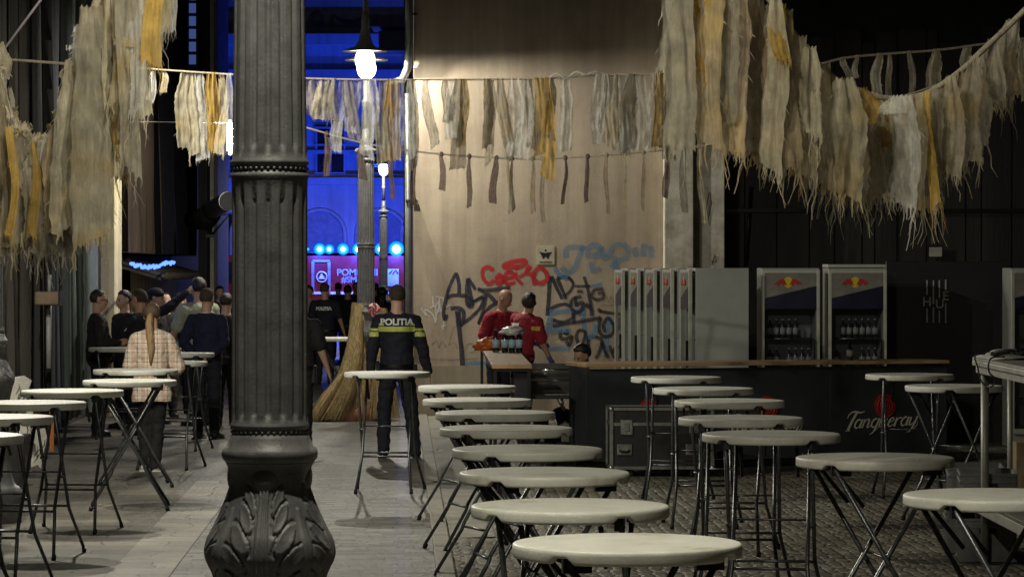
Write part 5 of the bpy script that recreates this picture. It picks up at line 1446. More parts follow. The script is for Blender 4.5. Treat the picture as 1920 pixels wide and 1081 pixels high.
# right swag
g4, at4 = garland('rag_swag', 'heavy drooping swag of long cream, grey and mustard rags in the upper right', [(1225, -150), (1330, -95), (1435, -8), (1492, 68), (1545, 132), (1600, 166), (1662, 184), (1730, 178), (1795, 138), (1845, 92), (1895, 45), (1980, -40)], 13.6, 0.014, Yend=15)
rg = random.Random(77); L4 = []
for px, w_, bot, c in ((1262, 34, 130, 'grey'), (1275, 30, 18, 'white'), (1268, 40, 282, 'grey'), (1290, 44, 250, 'cream'), (1305, 44, 138, 'gold'), (1302, 42, 72, 'peach'), (1330, 46, 276, 'tan'), (1345, 44, 240, 'grey'), (1372, 50, 290, 'peach'), (1392, 48, 270, 'grey'), (1408, 44, 285, 'grey'), (1430, 44, 300, 'tan'), (1446, 40, 322, 'cream'), (1462, 38, 318, 'tan'), (1452, 40, 205, 'grey'),
     (1455, 24, 120, 'gold'), (1478, 34, 276, 'grey'), (1496, 34, 330, 'cream'), (1506, 36, 325, 'gold'), (1512, 34, 260, 'cream'), (1536, 40, 318, 'cream'), (1552, 40, 345, 'grey'), (1575, 44, 368, 'cream'), (1586, 46, 360, 'grey'), (1604, 40, 372, 'cream'), (1622, 40, 375, 'tan'), (1640, 40, 378, 'cream'), (1612, 26, 240, 'gold'), (1650, 30, 340, 'cream'), (1664, 22, 278, 'gold'), (1672, 26, 200, 'white'), (1690, 38, 388, 'white'), (1706, 36, 392, 'cream'), (1712, 30, 320, 'gold'), (1726, 34, 394, 'cream'), (1733, 14, 392, 'gold'), (1744, 28, 372, 'grey'), (1762, 34, 344, 'grey'), (1780, 34, 330, 'cream'), (1796, 34, 320, 'tan'), (1812, 30, 306, 'grey'), (1828, 28, 275, 'grey'), (1846, 26, 205, 'grey'), (1862, 26, 190, 'grey'), (1885, 30, 205, 'grey'), (1905, 34, 180, 'grey')):
    L4.append((px, w_*rg.uniform(1.2, 1.8), bot, c, rg.uniform(-0.025, 0.025), rg.uniform(-0.16, 0.16)))
for px in range(1560, 1760, 22): L4.append((px, 36, 350+rg.uniform(-20, 25), 'grey', 0, 0.25))
hang(g4, at4, L4, 4, 1.0)
# back right line
g5, at5 = garland('rag_garland', 'faint dark garland of grey rags behind the right swag', [(1540, 120), (1590, 108), (1680, 100), (1760, 94), (1850, 82), (1940, 70)], 22, 0.009)
hang(g5, at5, [(1586, 14, 150, 'grey'), (1604, 12, 148, 'grey'), (1645, 22, 180, 'grey'), (1668, 14, 190, 'grey', -0.05), (1708, 14, 182, 'grey'), (1752, 28, 182, 'cream'), (1812, 20, 160, 'grey'), (1868, 18, 205, 'grey'), (1918, 16, 190, 'grey')], 5, 0.5)
# ropes/wires top-left
def wire(label, pts, r, name='rope', m_=None):
    m = MB(); m.tube([V(*p) for p in pts], r, 6); o = m.build(name, m_ or rope_m); tag(o, label, name.replace('_', ' ')); return o
wire('pinkish taut rope running from the left edge to the upper left swag', [(-40, 109, 16), (60, 115, 16), (150, 122, 16)], 0.008)
wire('thin pale wire rising steeply at the upper left corner', [(-6, 112, 16), (80, -4, 16), (200, -165, 16)], 0.007, 'wire', mat('pale_wire', (0.5, 0.45, 0.5), 0.4))
wire('thin faint second cord crossing the right swag', [(1640, 196, 18), (1720, 172, 18), (1790, 148, 18), (1960, 70, 18)], 0.006)

# ================================================================== PEOPLE
def skin(name, c):
    return mat(name, c, 0.5, 0, 0.12, 12)
skin_l = skin('light_skin', (0.56, 0.34, 0.24)); skin_t = skin('tanned_skin', (0.40, 0.225, 0.15))
hair_d = mat('dark_hair', (0.018, 0.014, 0.012), 0.45, 0, 0.5, 60, 0.5, 160, (1, 1, 0.3))
hair_s = mat('short_cropped_hair', (0.06, 0.042, 0.032), 0.8, 0, 0.4, 60, 0.4, 200)
hair_b = mat('blond_hair', (0.34, 0.22, 0.11), 0.45, 0, 0.45, 50, 0.6, 120, (1, 1, 0.1))
navy_c = mat('navy_uniform_cloth', (0.012, 0.014, 0.026), 0.85, 0, 0.35, 14, 0.3, 60)
black_c = mat('black_cloth_garment', (0.010, 0.010, 0.011), 0.85, 0, 0.35, 14, 0.3, 60)
trouser_n = mat('dark_navy_trousers', (0.010, 0.012, 0.020), 0.85, 0, 0.4, 12, 0.3, 50)
blue_j = mat('navy_jumper', (0.010, 0.014, 0.045), 0.9, 0, 0.3, 14, 0.3, 70)
red_c = mat('crimson_shirt', (0.27, 0.008, 0.022), 0.8, 0, 0.3, 12, 0.3, 60)
green_c = mat('pale_sage_shirt', (0.42, 0.44, 0.33), 0.85, 0, 0.2, 10, 0.3, 60)
hiviz = mat('lime_reflective_band', (0.60, 0.64, 0.16), 0.4, 0, 0.05)
shoe_k = mat('black_shoe_leather', (0.012, 0.012, 0.012), 0.45)
shoe_w = mat('white_sneaker', (0.6, 0.6, 0.56), 0.6)
glove = mat('violet_nitrile_glove', (0.10, 0.10, 0.30), 0.4)
eye_m = mat('dark_eye', (0.02, 0.015, 0.012), 0.2)
lip_m = mat('lip', (0.30, 0.12, 0.10), 0.5)
def plaid():
    m, nt, p = new_mat('checked_flannel')
    tc = N(nt, 'ShaderNodeTexCoord'); sp = N(nt, 'ShaderNodeSeparateXYZ')
    nt.links.new(tc.outputs['Object'], sp.inputs[0])
    def band(sock, period, width, ph=0.0):
        a = N(nt, 'ShaderNodeMath', operation='MULTIPLY_ADD'); a.inputs[1].default_value = 1/period; a.inputs[2].default_value = ph
        nt.links.new(sock, a.inputs[0])
        f = N(nt, 'ShaderNodeMath', operation='FRACT'); nt.links.new(a.outputs[0], f.inputs[0])
        l = N(nt, 'ShaderNodeMath', operation='LESS_THAN'); l.inputs[1].default_value = width; nt.links.new(f.outputs[0], l.inputs[0])
        return l.outputs[0]
    base = (0.85, 0.74, 0.60, 1); c1 = (0.50, 0.22, 0.15, 1); c2 = (0.16, 0.10, 0.07, 1); c3 = (0.72, 0.66, 0.55, 1)
    prev = None
    for sock, per, wd, ph, colr, f in ((sp.outputs[2], 0.095, 0.42, 0.0, c1, 0.42), (sp.outputs[0], 0.10, 0.40, 0.3, c1, 0.42), (sp.outputs[2], 0.095, 0.08, 0.35, c2, 0.7), (sp.outputs[0], 0.10, 0.08, 0.55, c2, 0.7), (sp.outputs[2], 0.095, 0.12, 0.75, c3, 0.7), (sp.outputs[0], 0.10, 0.12, 0.9, c3, 0.7)):
        b = band(sock, per, wd, ph)
        mx = N(nt, 'ShaderNodeMix', data_type='RGBA')
        sc = N(nt, 'ShaderNodeMath', operation='MULTIPLY'); sc.inputs[1].default_value = f; nt.links.new(b, sc.inputs[0])
        nt.links.new(sc.outputs[0], mx.inputs[0])
        if prev is None: mx.inputs[6].default_value = base
        else: nt.links.new(prev, mx.inputs[6])
        mx.inputs[7].default_value = colr
        prev = mx.outputs[2]
    nt.links.new(prev, p.inputs['Base Color']); p.inputs['Roughness'].default_value = 0.9
    n2 = N(nt, 'ShaderNodeTexNoise', Scale=14.0, Detail=4.0); nt.links.new(tc.outputs['Object'], n2.inputs['Vector'])
    b = N(nt, 'ShaderNodeBump', Strength=0.5, Distance=0.03); nt.links.new(n2.outputs['Fac'], b.inputs['Height']); nt.links.new(b.outputs[0], p.inputs['Normal'])
    return m
plaid_m = plaid()

def loft(m, rings, n=18):
    """rings: (center Vector, u Vector, v Vector) - ellipse axes already scaled"""
    vs = []; fs = []
    for c, u, v in rings:
        for k in range(n):
            a = 2*PI*k/n; vs.append(c+u*math.cos(a)+v*math.sin(a))
    L = len(rings)
    for i in range(L-1):
        for k in range(n): fs.append((i*n+k, i*n+(k+1) % n, (i+1)*n+(k+1) % n, (i+1)*n+k))
    fs.append(tuple(reversed(range(n)))); fs.append(tuple((L-1)*n+k for k in range(n)))
    m.add(vs, fs, True)
def chain(m, pts, rs, n=12, sph=True):
    P = []; Q = []
    for i in range(len(pts)-1):
        for j in range(4):
            t = j/4; P.append(pts[i].lerp(pts[i+1], t)); Q.append(rs[i]+(rs[i+1]-rs[i])*t)
    P.append(pts[-1]); Q.append(rs[-1])
    m.tube(P, Q, n)
    if sph:
        for p, r in zip(pts, rs): m.ell(p, (r*0.995, r*0.995, r*0.995), 12, 8)
def remesh(m, voxel, name, material, parent, smooth=5, colour=None, noise_amp=0.0):
    me = bpy.data.meshes.new('tmp'); me.from_pydata(m.v, [], m.f)
    import bmesh
    o = bpy.data.objects.new('tmp', me); col.objects.link(o)
    bm = bmesh.new(); bm.from_mesh(me); bmesh.ops.recalc_face_normals(bm, faces=bm.faces); bm.to_mesh(me); bm.free()
    r = o.modifiers.new('r', 'REMESH'); r.mode = 'VOXEL'; r.voxel_size = voxel; r.use_smooth_shade = True
    s_ = o.modifiers.new('s', 'SMOOTH'); s_.iterations = smooth; s_.factor = 0.5
    dg = bpy.context.evaluated_depsgraph_get(); dg.update()
    res = bpy.data.meshes.new_from_object(o.evaluated_get(dg)); res.name = name
    bpy.data.objects.remove(o); bpy.data.meshes.remove(me)
    if noise_amp:
        res.calc_loop_triangles()
        nm = [v.normal.copy() for v in res.vertices]
        for v, nn in zip(res.vertices, nm):
            p = v.co
            f = noise.noise(Vector((p.x*7, p.y*7, p.z*16)))+0.5*noise.noise(p*22)
            v.co = p+nn*f*noise_amp
    mats = material if isinstance(material, (list, tuple)) else [material]
    res.materials.clear()
    for q in mats: res.materials.append(q)
    if colour:
        for f in res.polygons: f.material_index = colour(f.center)
    res.polygons.foreach_set('use_smooth', [True]*len(res.polygons))
    ob = bpy.data.objects.new(name, res); col.objects.link(ob); ob.parent = parent
    return ob
def hand(m, wrist, d, palm_n, s=1.0, curl=0.5, thumb_side=1, glove_r=0.0):
    """palm, four unequal fingers and a thumb. d: forearm direction, palm_n: palm normal"""
    d = d.normalized(); pn = (palm_n-d*palm_n.dot(d)).normalized(); sd = d.cross(pn).normalized()*thumb_side
    c = wrist+d*0.05
    for t in (-1, 0, 1):
        chain(m, [wrist+d*0.0+sd*0.012*t, wrist+d*0.075+sd*0.026*t], [0.019+glove_r, 0.017+glove_r], 8)
    for i, (off, ln) in enumerate(((0.030, 0.070), (0.011, 0.080), (-0.010, 0.074), (-0.030, 0.058))):
        p0 = wrist+d*0.082+sd*off; cur = d.copy(); pts = [p0]
        for q in range(3):
            cur = (cur+pn*curl*(0.35+0.25*q)).normalized()
            pts.append(pts[-1]+cur*ln*(0.42 if q == 0 else 0.30))
        m.tube([p0-d*0.02]+pts, [x+glove_r for x in (0.0095, 0.0095, 0.009, 0.008, 0.0065)], 8)
        m.ell(pts[-1], (0.0075, 0.0075, 0.0075), 8, 5)
    p0 = wrist+d*0.025+sd*0.026; m.tube([p0, p0+d*0.03+sd*0.022+pn*0.008, p0+d*0.055+sd*0.028+pn*0.02, p0+d*0.072+sd*0.026+pn*0.03], [0.014+glove_r, 0.012+glove_r, 0.010+glove_r, 0.008+glove_r], 8)
HCOUNT = [0]
def person(label, x, y, rot, h=1.78, lean=0.0, side=0.0, arms=None, legs=None, head=(0, 0), sleeves='long', top=navy_c, top_col=None, top_mats=None, pants=trouser_n, shoes=shoe_k, skn=skin_l,
           hair='short', hair_m=hair_d, female=False, bulk=1.0, fat=0.0, voxel=0.011, coat_len=0.0, gloves=False, glasses=False, cap=False, collar=None, group=None, belt=True, hem=None, details=True):
    root = empty('person', (x, y, 0), rot, label, 'person', group)
    k = h/1.80
    def S(p): return Vector(p)*k
    piv = Vector((0, 0, 0.95))
    Ml = Matrix.Rotation(side, 4, 'Y') @ Matrix.Rotation(lean, 4, 'X')     # lean>0: forward (towards -y)
    def T(p, f=1.0):
        p = Vector(p)
        if p.z <= 0.95: return p
        t = min(1, (p.z-0.95)/0.35)
        q = piv+(Matrix.Rotation(side*t, 4, 'Y') @ Matrix.Rotation(lean*t, 4, 'X')) @ (p-piv)
        return q
    sw = 0.185*bulk*(0.88 if female else 1)
    sh = {s: T((s*sw, 0.0, 1.415)) for s in (-1, 1)}
    A = arms or {}
    arm = {}
    for s in (-1, 1):
        if s in A: e, w_ = A[s]; arm[s] = (sh[s], Vector(e), Vector(w_))
        else: arm[s] = (sh[s], sh[s]+Vector((s*0.07, 0.03, -0.28)), sh[s]+Vector((s*0.085, -0.04, -0.53)))
    Lg = legs or {}
    leg = {}
    for s in (-1, 1):
        if s in Lg: kn, an = Lg[s]; leg[s] = (Vector((s*0.085, 0, 0.92)), Vector(kn), Vector(an))
        else: leg[s] = (Vector((s*0.085, 0, 0.92)), Vector((s*0.10, -0.01, 0.50)), Vector((s*0.11, 0.02, 0.09)))
    nb = T((0, 0.01, 1.47)); hd = T((0, -0.015, 1.662))
    Hm = Matrix.Rotation(head[0], 3, 'Z') @ Matrix.Rotation(head[1], 3, 'X')
    Hb = (Matrix.Rotation(side, 4, 'Y') @ Matrix.Rotation(lean, 4, 'X')).to_3x3() @ Hm
    def HP(p): return (hd+Hb @ Vector(p))*k
    def torso_rings(inf, z0, z1, extra_bottom=0.0):
        base = [(0.86, 0.160, 0.105, 0), (0.94, 0.168, 0.118, 0), (1.02, 0.160, 0.115, 0), (1.10, 0.148, 0.105, 0), (1.20, 0.156, 0.108, 0), (1.30, 0.172, 0.118, 0), (1.38, 0.176, 0.115, 0.004), (1.44, 0.165, 0.095, 0.008), (1.485, 0.105, 0.072, 0.012), (1.51, 0.065, 0.062, 0.012)]
        out = []
        def I(z):
            for a, b_ in zip(base[:-1], base[1:]):
                if a[0] <= z <= b_[0]:
                    t = (z-a[0])/(b_[0]-a[0]); return [a[i]+(b_[i]-a[i])*t for i in range(4)]
            return list(base[0] if z < base[0][0] else base[-1])
        N_ = 12
        for i in range(N_+1):
            z = z0+(z1-z0)*i/N_; _, rx, ry, yo = I(z)
            belly = fat*math.exp(-((z-1.08)/0.13)**2)
            rx = rx*bulk*(0.92 if female else 1)+inf+belly*0.5; ry = ry*(0.6+0.4*bulk)+inf+belly
            if female: rx *= 1.0+0.10*math.exp(-((z-0.94)/0.08)**2)
            if z < 0.98: rx += extra_bottom*(0.98-z)*1.5; ry += extra_bottom*(0.98-z)*1.5
            c = T((0, yo-belly*0.4, z)); t = min(1, max(0, z-0.95)/0.35)
            Rm = (Matrix.Rotation(side*t, 4, 'Y') @ Matrix.Rotation(lean*t, 4, 'X')).to_3x3()
            out.append((c*k, Rm @ Vector((rx*k, 0, 0)), Rm @ Vector((0, ry*k, 0))))
        return out
    # ---- body (one surface)
    m = MB()
    loft(m, torso_rings(0, 0.86, 1.51))
    chain(m, [nb*k, HP((0, 0.02, -0.04))], [0.068*k, 0.060*k])
    for s in (-1, 1): chain(m, [(nb+Vector((s*0.03, 0.01, 0.015)))*k, (sh[s]+Vector((-s*0.03, 0, 0.02)))*k], [0.045*k, 0.045*k])
    Kx = k
    def he(c, r, M=None): m.ell(HP(c), (r[0]*k, r[1]*k, r[2]*k), 16, 10, M=Hb if M is None else Hb @ M)
    he((0, 0.012, 0.035), (0.080, 0.098, 0.097)); he((0, -0.022, -0.025), (0.067, 0.073, 0.078)); he((0, -0.040, -0.075), (0.040, 0.045, 0.032))
    he((0, -0.075, 0.02), (0.045, 0.018, 0.015))
    m.tube([HP((0, -0.085, 0.015)), HP((0, -0.106, -0.018)), HP((0, -0.112, -0.030)), HP((0, -0.095, -0.036))], [0.007*k, 0.010*k, 0.013*k, 0.010*k], 8)
    for s in (-1, 1): he((s*0.081, 0.012, 0.0), (0.011, 0.020, 0.032)); he((s*0.035, -0.07, -0.02), (0.02, 0.016, 0.016))
    for s in (-1, 1):
        a, b_, c_ = arm[s]
        chain(m, [a*k, b_*k, c_*k], [0.055*k*bulk, 0.042*k*bulk, 0.027*k])
        if not gloves:
            d = (c_-b_).normalized(); pn = Vector((-s, 0.0, 0)) if abs(d.x) < 0.8 else Vector((0, -0.3, 1))
            hand(m, c_*k, d, pn, k, 0.45, thumb_side=1 if d.cross(pn).dot(Vector((0, -1, 0))) > 0 else -1)
        h0, kn, an = leg[s]
        chain(m, [h0*k, kn*k, an*k], [0.082*k, 0.056*k, 0.040*k])
    remesh(m, voxel, 'body', skn, root, 3)
    # ---- upper garment
    m = MB()
    z0 = 0.90-coat_len
    inf = 0.016 if coat_len == 0 else 0.04
    loft(m, torso_rings(inf, max(0.86, z0), 1.50, 0.1 if coat_len else 0))
    if coat_len:
        for zz in (0.80, 0.72, 0.66):
            pass
        rx, ry = 0.215*bulk, 0.165
        loft(m, [(Vector((0, 0, z))*k, Vector((rx*q*k, 0, 0)), Vector((0, ry*q*k, 0))) for z, q in ((0.95-coat_len, 1.04), (0.97-coat_len*0.66, 1.02), (0.97-coat_len*0.33, 1.0), (1.0, 0.95))])
    for s in (-1, 1):
        a, b_, c_ = arm[s]
        sf = inf+0.004
        if sleeves == 'long': chain(m, [a*k, b_*k, (c_+(b_-c_).normalized()*0.012)*k], [(0.064+sf*0.5)*k*bulk, (0.048+sf)*k*bulk, (0.032+sf*0.8)*k])
        else:
            e = a.lerp(b_, 0.78); chain(m, [a*k, e*k], [(0.064+sf*0.5)*k*bulk, (0.054+sf)*k*bulk])
        m.ell((a+Vector((-s*0.03, 0, 0.0)))*k, ((0.078+inf*0.3)*k,)*3, 14, 9)
        chain(m, [(nb+Vector((s*0.03, 0.01, 0.0)))*k, (a+Vector((-s*0.03, 0, 0.015)))*k], [(0.05+inf*0.5)*k, (0.055+inf*0.5)*k])
    sl = remesh(m, voxel, 'jacket' if sleeves == 'long' else 'shirt', top_mats or top, root, 4, (lambda c: top_col(c/k)) if top_col else None, noise_amp=0.011*k)
    if collar:
        m = MB(); m.tube([(nb+Vector((0.066*math.cos(a_), 0.066*math.sin(a_), 0.022+0.012*math.sin(a_))))*k for a_ in [i*PI/8 for i in range(17)]], 0.016*k, 8); m.build('collar', collar, root)
    # ---- trousers
    m = MB()
    loft(m, torso_rings(0.012, 0.86, 0.99))
    for s in (-1, 1):
        h0, kn, an = leg[s]
        chain(m, [h0*k, kn*k, (an+Vector((0, 0.005, -0.03)))*k], [0.100*k, 0.078*k, 0.062*k])
    remesh(m, voxel, 'trousers', pants, root, 4, noise_amp=0.012*k)
    if belt and coat_len == 0:
        m = MB(); rs = torso_rings(0.020, 0.935, 0.975); loft(m, rs, 28); m.build('belt', black_metal, root)
    # ---- shoes
    for s in (-1, 1):
        an = leg[s][2]; m = MB()
        ax = an*k
        loft(m, [(ax+Vector((s*0.008*k, 0.055*k, -0.045*k)), Vector((0.030*k, 0, 0)), Vector((0, 0, 0.038*k))), (ax+Vector((s*0.010*k, 0.0, -0.035*k)), Vector((0.042*k, 0, 0)), Vector((0, 0, 0.052*k))),
                 (ax+Vector((s*0.015*k, -0.09*k, -0.050*k)), Vector((0.045*k, 0, 0)), Vector((0, 0, 0.038*k))), (ax+Vector((s*0.02*k, -0.165*k, -0.058*k)), Vector((0.036*k, 0, 0)), Vector((0, 0, 0.028*k)))], 14)
        sh_ = m.build('shoe', shoes, root)
        m = MB(); m.box(ax+Vector((s*0.013*k, -0.055*k, -0.082*k)), (0.088*k, 0.25*k, 0.018*k)); m.build('sole', shoe_k if shoes is shoe_k else shoe_w, sh_, bevel=0.006)
    # ---- hair
    if hair != 'bald':
        m = MB()
        vs = []; fs = []; n1, n2 = 26, 16
        for i in range(n2+1):
            t = PI*i/n2
            for q in range(n1):
                a_ = 2*PI*q/n1
                p = Vector((math.sin(t)*math.cos(a_), math.sin(t)*math.sin(a_), math.cos(t)))
                low = (-0.62 if p.y > 0.0 else 0.42) if hair != 'long' else (-0.9 if p.y > -0.25 else 0.4)
                if -0.45 < p.y < 0.15 and hair != 'long': low = 0.12
                th_ = (0.010 if hair == 'short' else 0.022)*min(1.0, 0.25+(p.z-low)*1.6)
                if p.z < low: th_ = -0.012
                bump_ = 1+0.05*noise.noise(p*4+Vector((x, y, 0)))+(0.012 if hair == 'short' else 0.05)*noise.noise(p*11+Vector((y, x, 0)))
                vs.append(HP(((0.080+th_)*p.x*bump_, 0.012+(0.098+th_)*p.y*bump_, 0.035+(0.097+th_)*p.z*bump_)))
        for i in range(n2):
            for q in range(n1): fs.append((i*n1+q, i*n1+(q+1) % n1, (i+1)*n1+(q+1) % n1, (i+1)*n1+q))
        m.add(vs, fs, True)
        ho = m.build('hair', hair_m, root)
        if hair == 'ponytail':
            m = MB(); m.tube([HP((0, 0.10, 0.02)), HP((0, 0.135, -0.02)), HP((0.01, 0.14, -0.10)), HP((0.0, 0.15, -0.22)), HP((-0.02, 0.155, -0.36)), HP((-0.015, 0.15, -0.47)), HP((-0.01, 0.145, -0.55))], [0.02*k, 0.034*k, 0.042*k, 0.045*k, 0.038*k, 0.024*k, 0.006*k], 14)
            m.build('ponytail', hair_b, ho)
            m = MB(); m.tube([HP((0, 0.095, 0.02)), HP((0, 0.118, 0.012))], 0.024*k, 12); m.build('hair_tie', black_metal, ho)
        if hair == 'long':
            m = MB(); m.tube([HP((0, 0.05, 0.03)), HP((0, 0.085, -0.08)), HP((0, 0.095, -0.2)), HP((0, 0.09, -0.32))], [0.075*k, 0.085*k, 0.085*k, 0.05*k], 14); m.build('hair_length', hair_m, ho)
    if cap:
        m = MB(); m.ell(HP((0, 0.012, 0.062)), (0.092*k, 0.112*k, 0.082*k), 18, 10, M=Hb); cp_ = m.build('cap', black_c, root)
        m = MB(); m.ell(HP((0, -0.115, 0.062)), (0.065*k, 0.075*k, 0.009*k), 16, 6, M=Hb); m.build('cap_peak', black_c, cp_)
    if details:
        m = MB()
        for s in (-1, 1): m.ell(HP((s*0.031, -0.083, 0.0)), (0.012*k, 0.008*k, 0.007*k), 10, 6, M=Hb)
        m.build('eyes', eye_m, root)
        m = MB(); m.tube([HP((-0.022, -0.088, -0.056)), HP((0, -0.095, -0.054)), HP((0.022, -0.088, -0.056))], [0.003*k, 0.006*k, 0.003*k], 6); m.build('mouth', lip_m, root)
        m = MB()
        for s in (-1, 1): m.tube([HP((s*0.018, -0.090, 0.020)), HP((s*0.046, -0.080, 0.020))], 0.004*k, 6)
        m.build('eyebrows', hair_d, root)
    if glasses:
        m = MB()
        for s in (-1, 1): m.tube([HP((s*0.034+0.024*math.cos(t), -0.100, 0.0+0.017*math.sin(t))) for t in [i*PI/6 for i in range(13)]], 0.0035*k, 6)
        for s in (-1, 1): m.tube([HP((s*0.058, -0.098, 0.005)), HP((s*0.080, 0.01, 0.008))], 0.0035*k, 6)
        m.tube([HP((-0.01, -0.102, 0.004)), HP((0.01, -0.102, 0.004))], 0.003*k, 6); m.build('glasses', black_metal, root)
    if gloves:
        for s in (-1, 1):
            a, b_, c_ = arm[s]; m = MB(); d = (c_-b_).normalized(); pn = Vector((-s, 0, 0)) if abs(d.x) < 0.8 else Vector((0, -0.3, 1))
            chain(m, [(c_-d*0.05)*k, c_*k], [0.036*k, 0.032*k]); hand(m, c_*k, d, pn, k, 0.5, 1, 0.0015); remesh(m, 0.007, 'glove', glove, root, 2)
    return root, sl, k
def back_text(root, sl, word, size, xc, zc, material, front=False, bold=0.004, sx=1.0):
    """lettering laid over the curved back of the garment"""
    rot = (PI/2, 0, 0) if front else (PI/2, 0, PI)
    t = text_part(word, size, material, root, (0, 0, 0), rot=(0, 0, 0), bold=bold, extrude=0)
    M = Matrix.Translation((xc, 0, zc)) @ Matrix.Rotation(0 if front else PI, 4, 'Z') @ Matrix.Rotation(PI/2, 4, 'X')
    bvh = BVHTree.FromPolygons([v.co for v in sl.data.vertices], [tuple(p.vertices) for p in sl.data.polygons])
    d = Vector((0, 1, 0)) if front else Vector((0, -1, 0))
    for v in t.data.vertices:
        p = M @ Vector((v.co.x*sx, v.co.y, v.co.z))
        hit = bvh.ray_cast(Vector((p.x, -1 if front else 1, p.z)), d)
        yy = hit[0].y if hit[0] else 0
        v.co = Vector((p.x, yy-d.y*0.009, p.z))
    t.scale = (1, 1, 1)
    return t

refl_w = mat('white_reflective_lettering', (0.75, 0.76, 0.75), 0.45, 0, 0.05)
# 1. the big officer, from behind, walking off
def offi_col(c):
    if abs(c.x) < 0.188:
        if 1.318 < c.z < 1.366: return 1
        if 1.378 < c.z < 1.396 and abs(c.x) > 0.135 and abs(c.x) < 0.19: return 1
    else:
        if 1.262 < c.z < 1.310: return 1
        if 1.326 < c.z < 1.345: return 1
    return 0
r1, s1, k1 = person('police officer seen from behind', GX(744, 34.2), 34.2, PI+0.03, 1.88, bulk=1.0, fat=0.01,
    arms={-1: ((-0.265, 0.02, 1.15), (-0.325, -0.06, 0.89)), 1: ((0.25, 0.03, 1.15), (0.275, 0.0, 0.89))}, legs={-1: ((-0.15, -0.01, 0.50), (-0.19, 0.03, 0.09)), 1: ((0.13, -0.02, 0.50), (0.14, 0.0, 0.09))},
    top_mats=[navy_c, hiviz], top_col=offi_col, hair_m=hair_s, voxel=0.009, head=(0.15, 0))
r1['label'] = 'large police officer from behind near the middle, lime bands and white lettering on back'
back_text(r1, s1, 'POLITIA', 0.095, 0, 1.40*k1+0.012, refl_w, sx=1.05)
m = MB(); m.box((0.19*k1, 0.03, 0.90*k1), (0.05, 0.09, 0.2)); m.box((0.20*k1, 0.02, 0.99*k1), (0.04, 0.08, 0.05)); m.build('holster', black_metal, r1, bevel=0.01)
m = MB(); m.box((-0.19*k1, 0.05, 0.93*k1), (0.05, 0.06, 0.1)); m.build('pouch', black_metal, r1, bevel=0.01)
# 2. far officer
r2, s2, k2 = person('far police officer from behind in a short sleeved navy shirt, left of the straw brooms', GX(609, 56), 56, PI-0.12, 1.80, sleeves='short', bulk=1.06, voxel=0.014,
    arms={-1: ((-0.27, 0.02, 1.17), (-0.33, -0.08, 0.93)), 1: ((0.25, -0.02, 1.18), (0.24, -0.22, 1.04))}, head=(-0.3, 0.1), hair_m=hair_s, details=False)
back_text(r2, s2, 'POLITIA', 0.078, 0.0, 1.345*k2, refl_w, bold=0.006, sx=1.0)
# 3. man hidden by post, bare forearm
r3, s3, k3 = person('person in black mostly hidden by the foreground lamp post with one bare forearm showing', GX(557, 35), 35, PI-0.1, 1.80, sleeves='short', top=black_c, pants=black_c,
    arms={-1: ((-0.27, 0.0, 1.15), (-0.335, -0.10, 0.92))}, bulk=1.12, hair_m=hair_s)
m = MB(); m.box((-0.19, 0.0, 0.88), (0.05, 0.1, 0.2)); m.build('holster', black_metal, r3, bevel=0.01)
# 4. man with glasses in profile (faces right, +x)
person('man with glasses and a black top standing in profile left of the group', GX(184, 38.6), 38.6, PI/2+0.15, 1.80, top=black_c, pants=black_c, glasses=True, fat=0.05, bulk=1.0, voxel=0.010,
    arms={-1: ((-0.24, -0.02, 1.15), (-0.12, -0.25, 1.16)), 1: ((0.24, 0.0, 1.14), (0.13, -0.24, 1.13))}, skn=skin_l, hair_m=hair_d)
# 5. officer with lime sleeve patch
def patch_col(c):
    if c.x > 0.15 and (1.22 < c.z < 1.27): return 1
    if c.x > 0.15 and (1.30 < c.z < 1.325): return 2
    return 0
person('officer with a lime reflective sleeve band just right of the man with glasses', GX(233, 40.4), 40.4, -0.9, 1.78, top_mats=[black_c, hiviz, refl_w], top_col=patch_col, pants=trouser_n,
    arms={1: ((0.27, -0.02, 1.17), (0.10, -0.20, 1.10))}, voxel=0.012)
# 6. cropped hair officer with extended arm reaching left
r6, s6, k6 = person('cropped haired officer holding his bare forearm out towards the man with glasses', GX(262, 38.9), 38.9, -PI/2-0.55, 1.80, sleeves='short', bulk=1.12, hair_m=hair_s, head=(0.0, 0), voxel=0.010,
    arms={1: ((0.20, -0.16, 1.17), (0.02, -0.42, 1.13)), -1: ((-0.26, -0.10, 1.18), (-0.16, -0.35, 1.14))})
m = MB(); m.tube([(0.265*k6+0.004*0, -0.03+0.028*math.cos(t), 1.32*k6+0.03*math.sin(t)) for t in [i*PI/6 for i in range(13)]], 0.006, 6); m.build('sleeve_badge', refl_w, r6)
# 7. cap man raising arm to the right
person('man in a black cap and top raising his arm beside the fairy lights', GX(292, 41.5), 41.5, PI/2-0.25, 1.80, top=black_c, pants=black_c, cap=True, voxel=0.011,
    arms={-1: ((-0.16, -0.26, 1.56), (-0.06, -0.46, 1.74)), 1: ((0.26, -0.02, 1.16), (0.20, -0.2, 1.0))})
# 15. bald head behind
person('bald man barely visible behind the raised arm of the man in the cap', GX(310, 43.5), 43.5, 0.3, 1.72, top=black_c, pants=black_c, hair='bald', voxel=0.014)
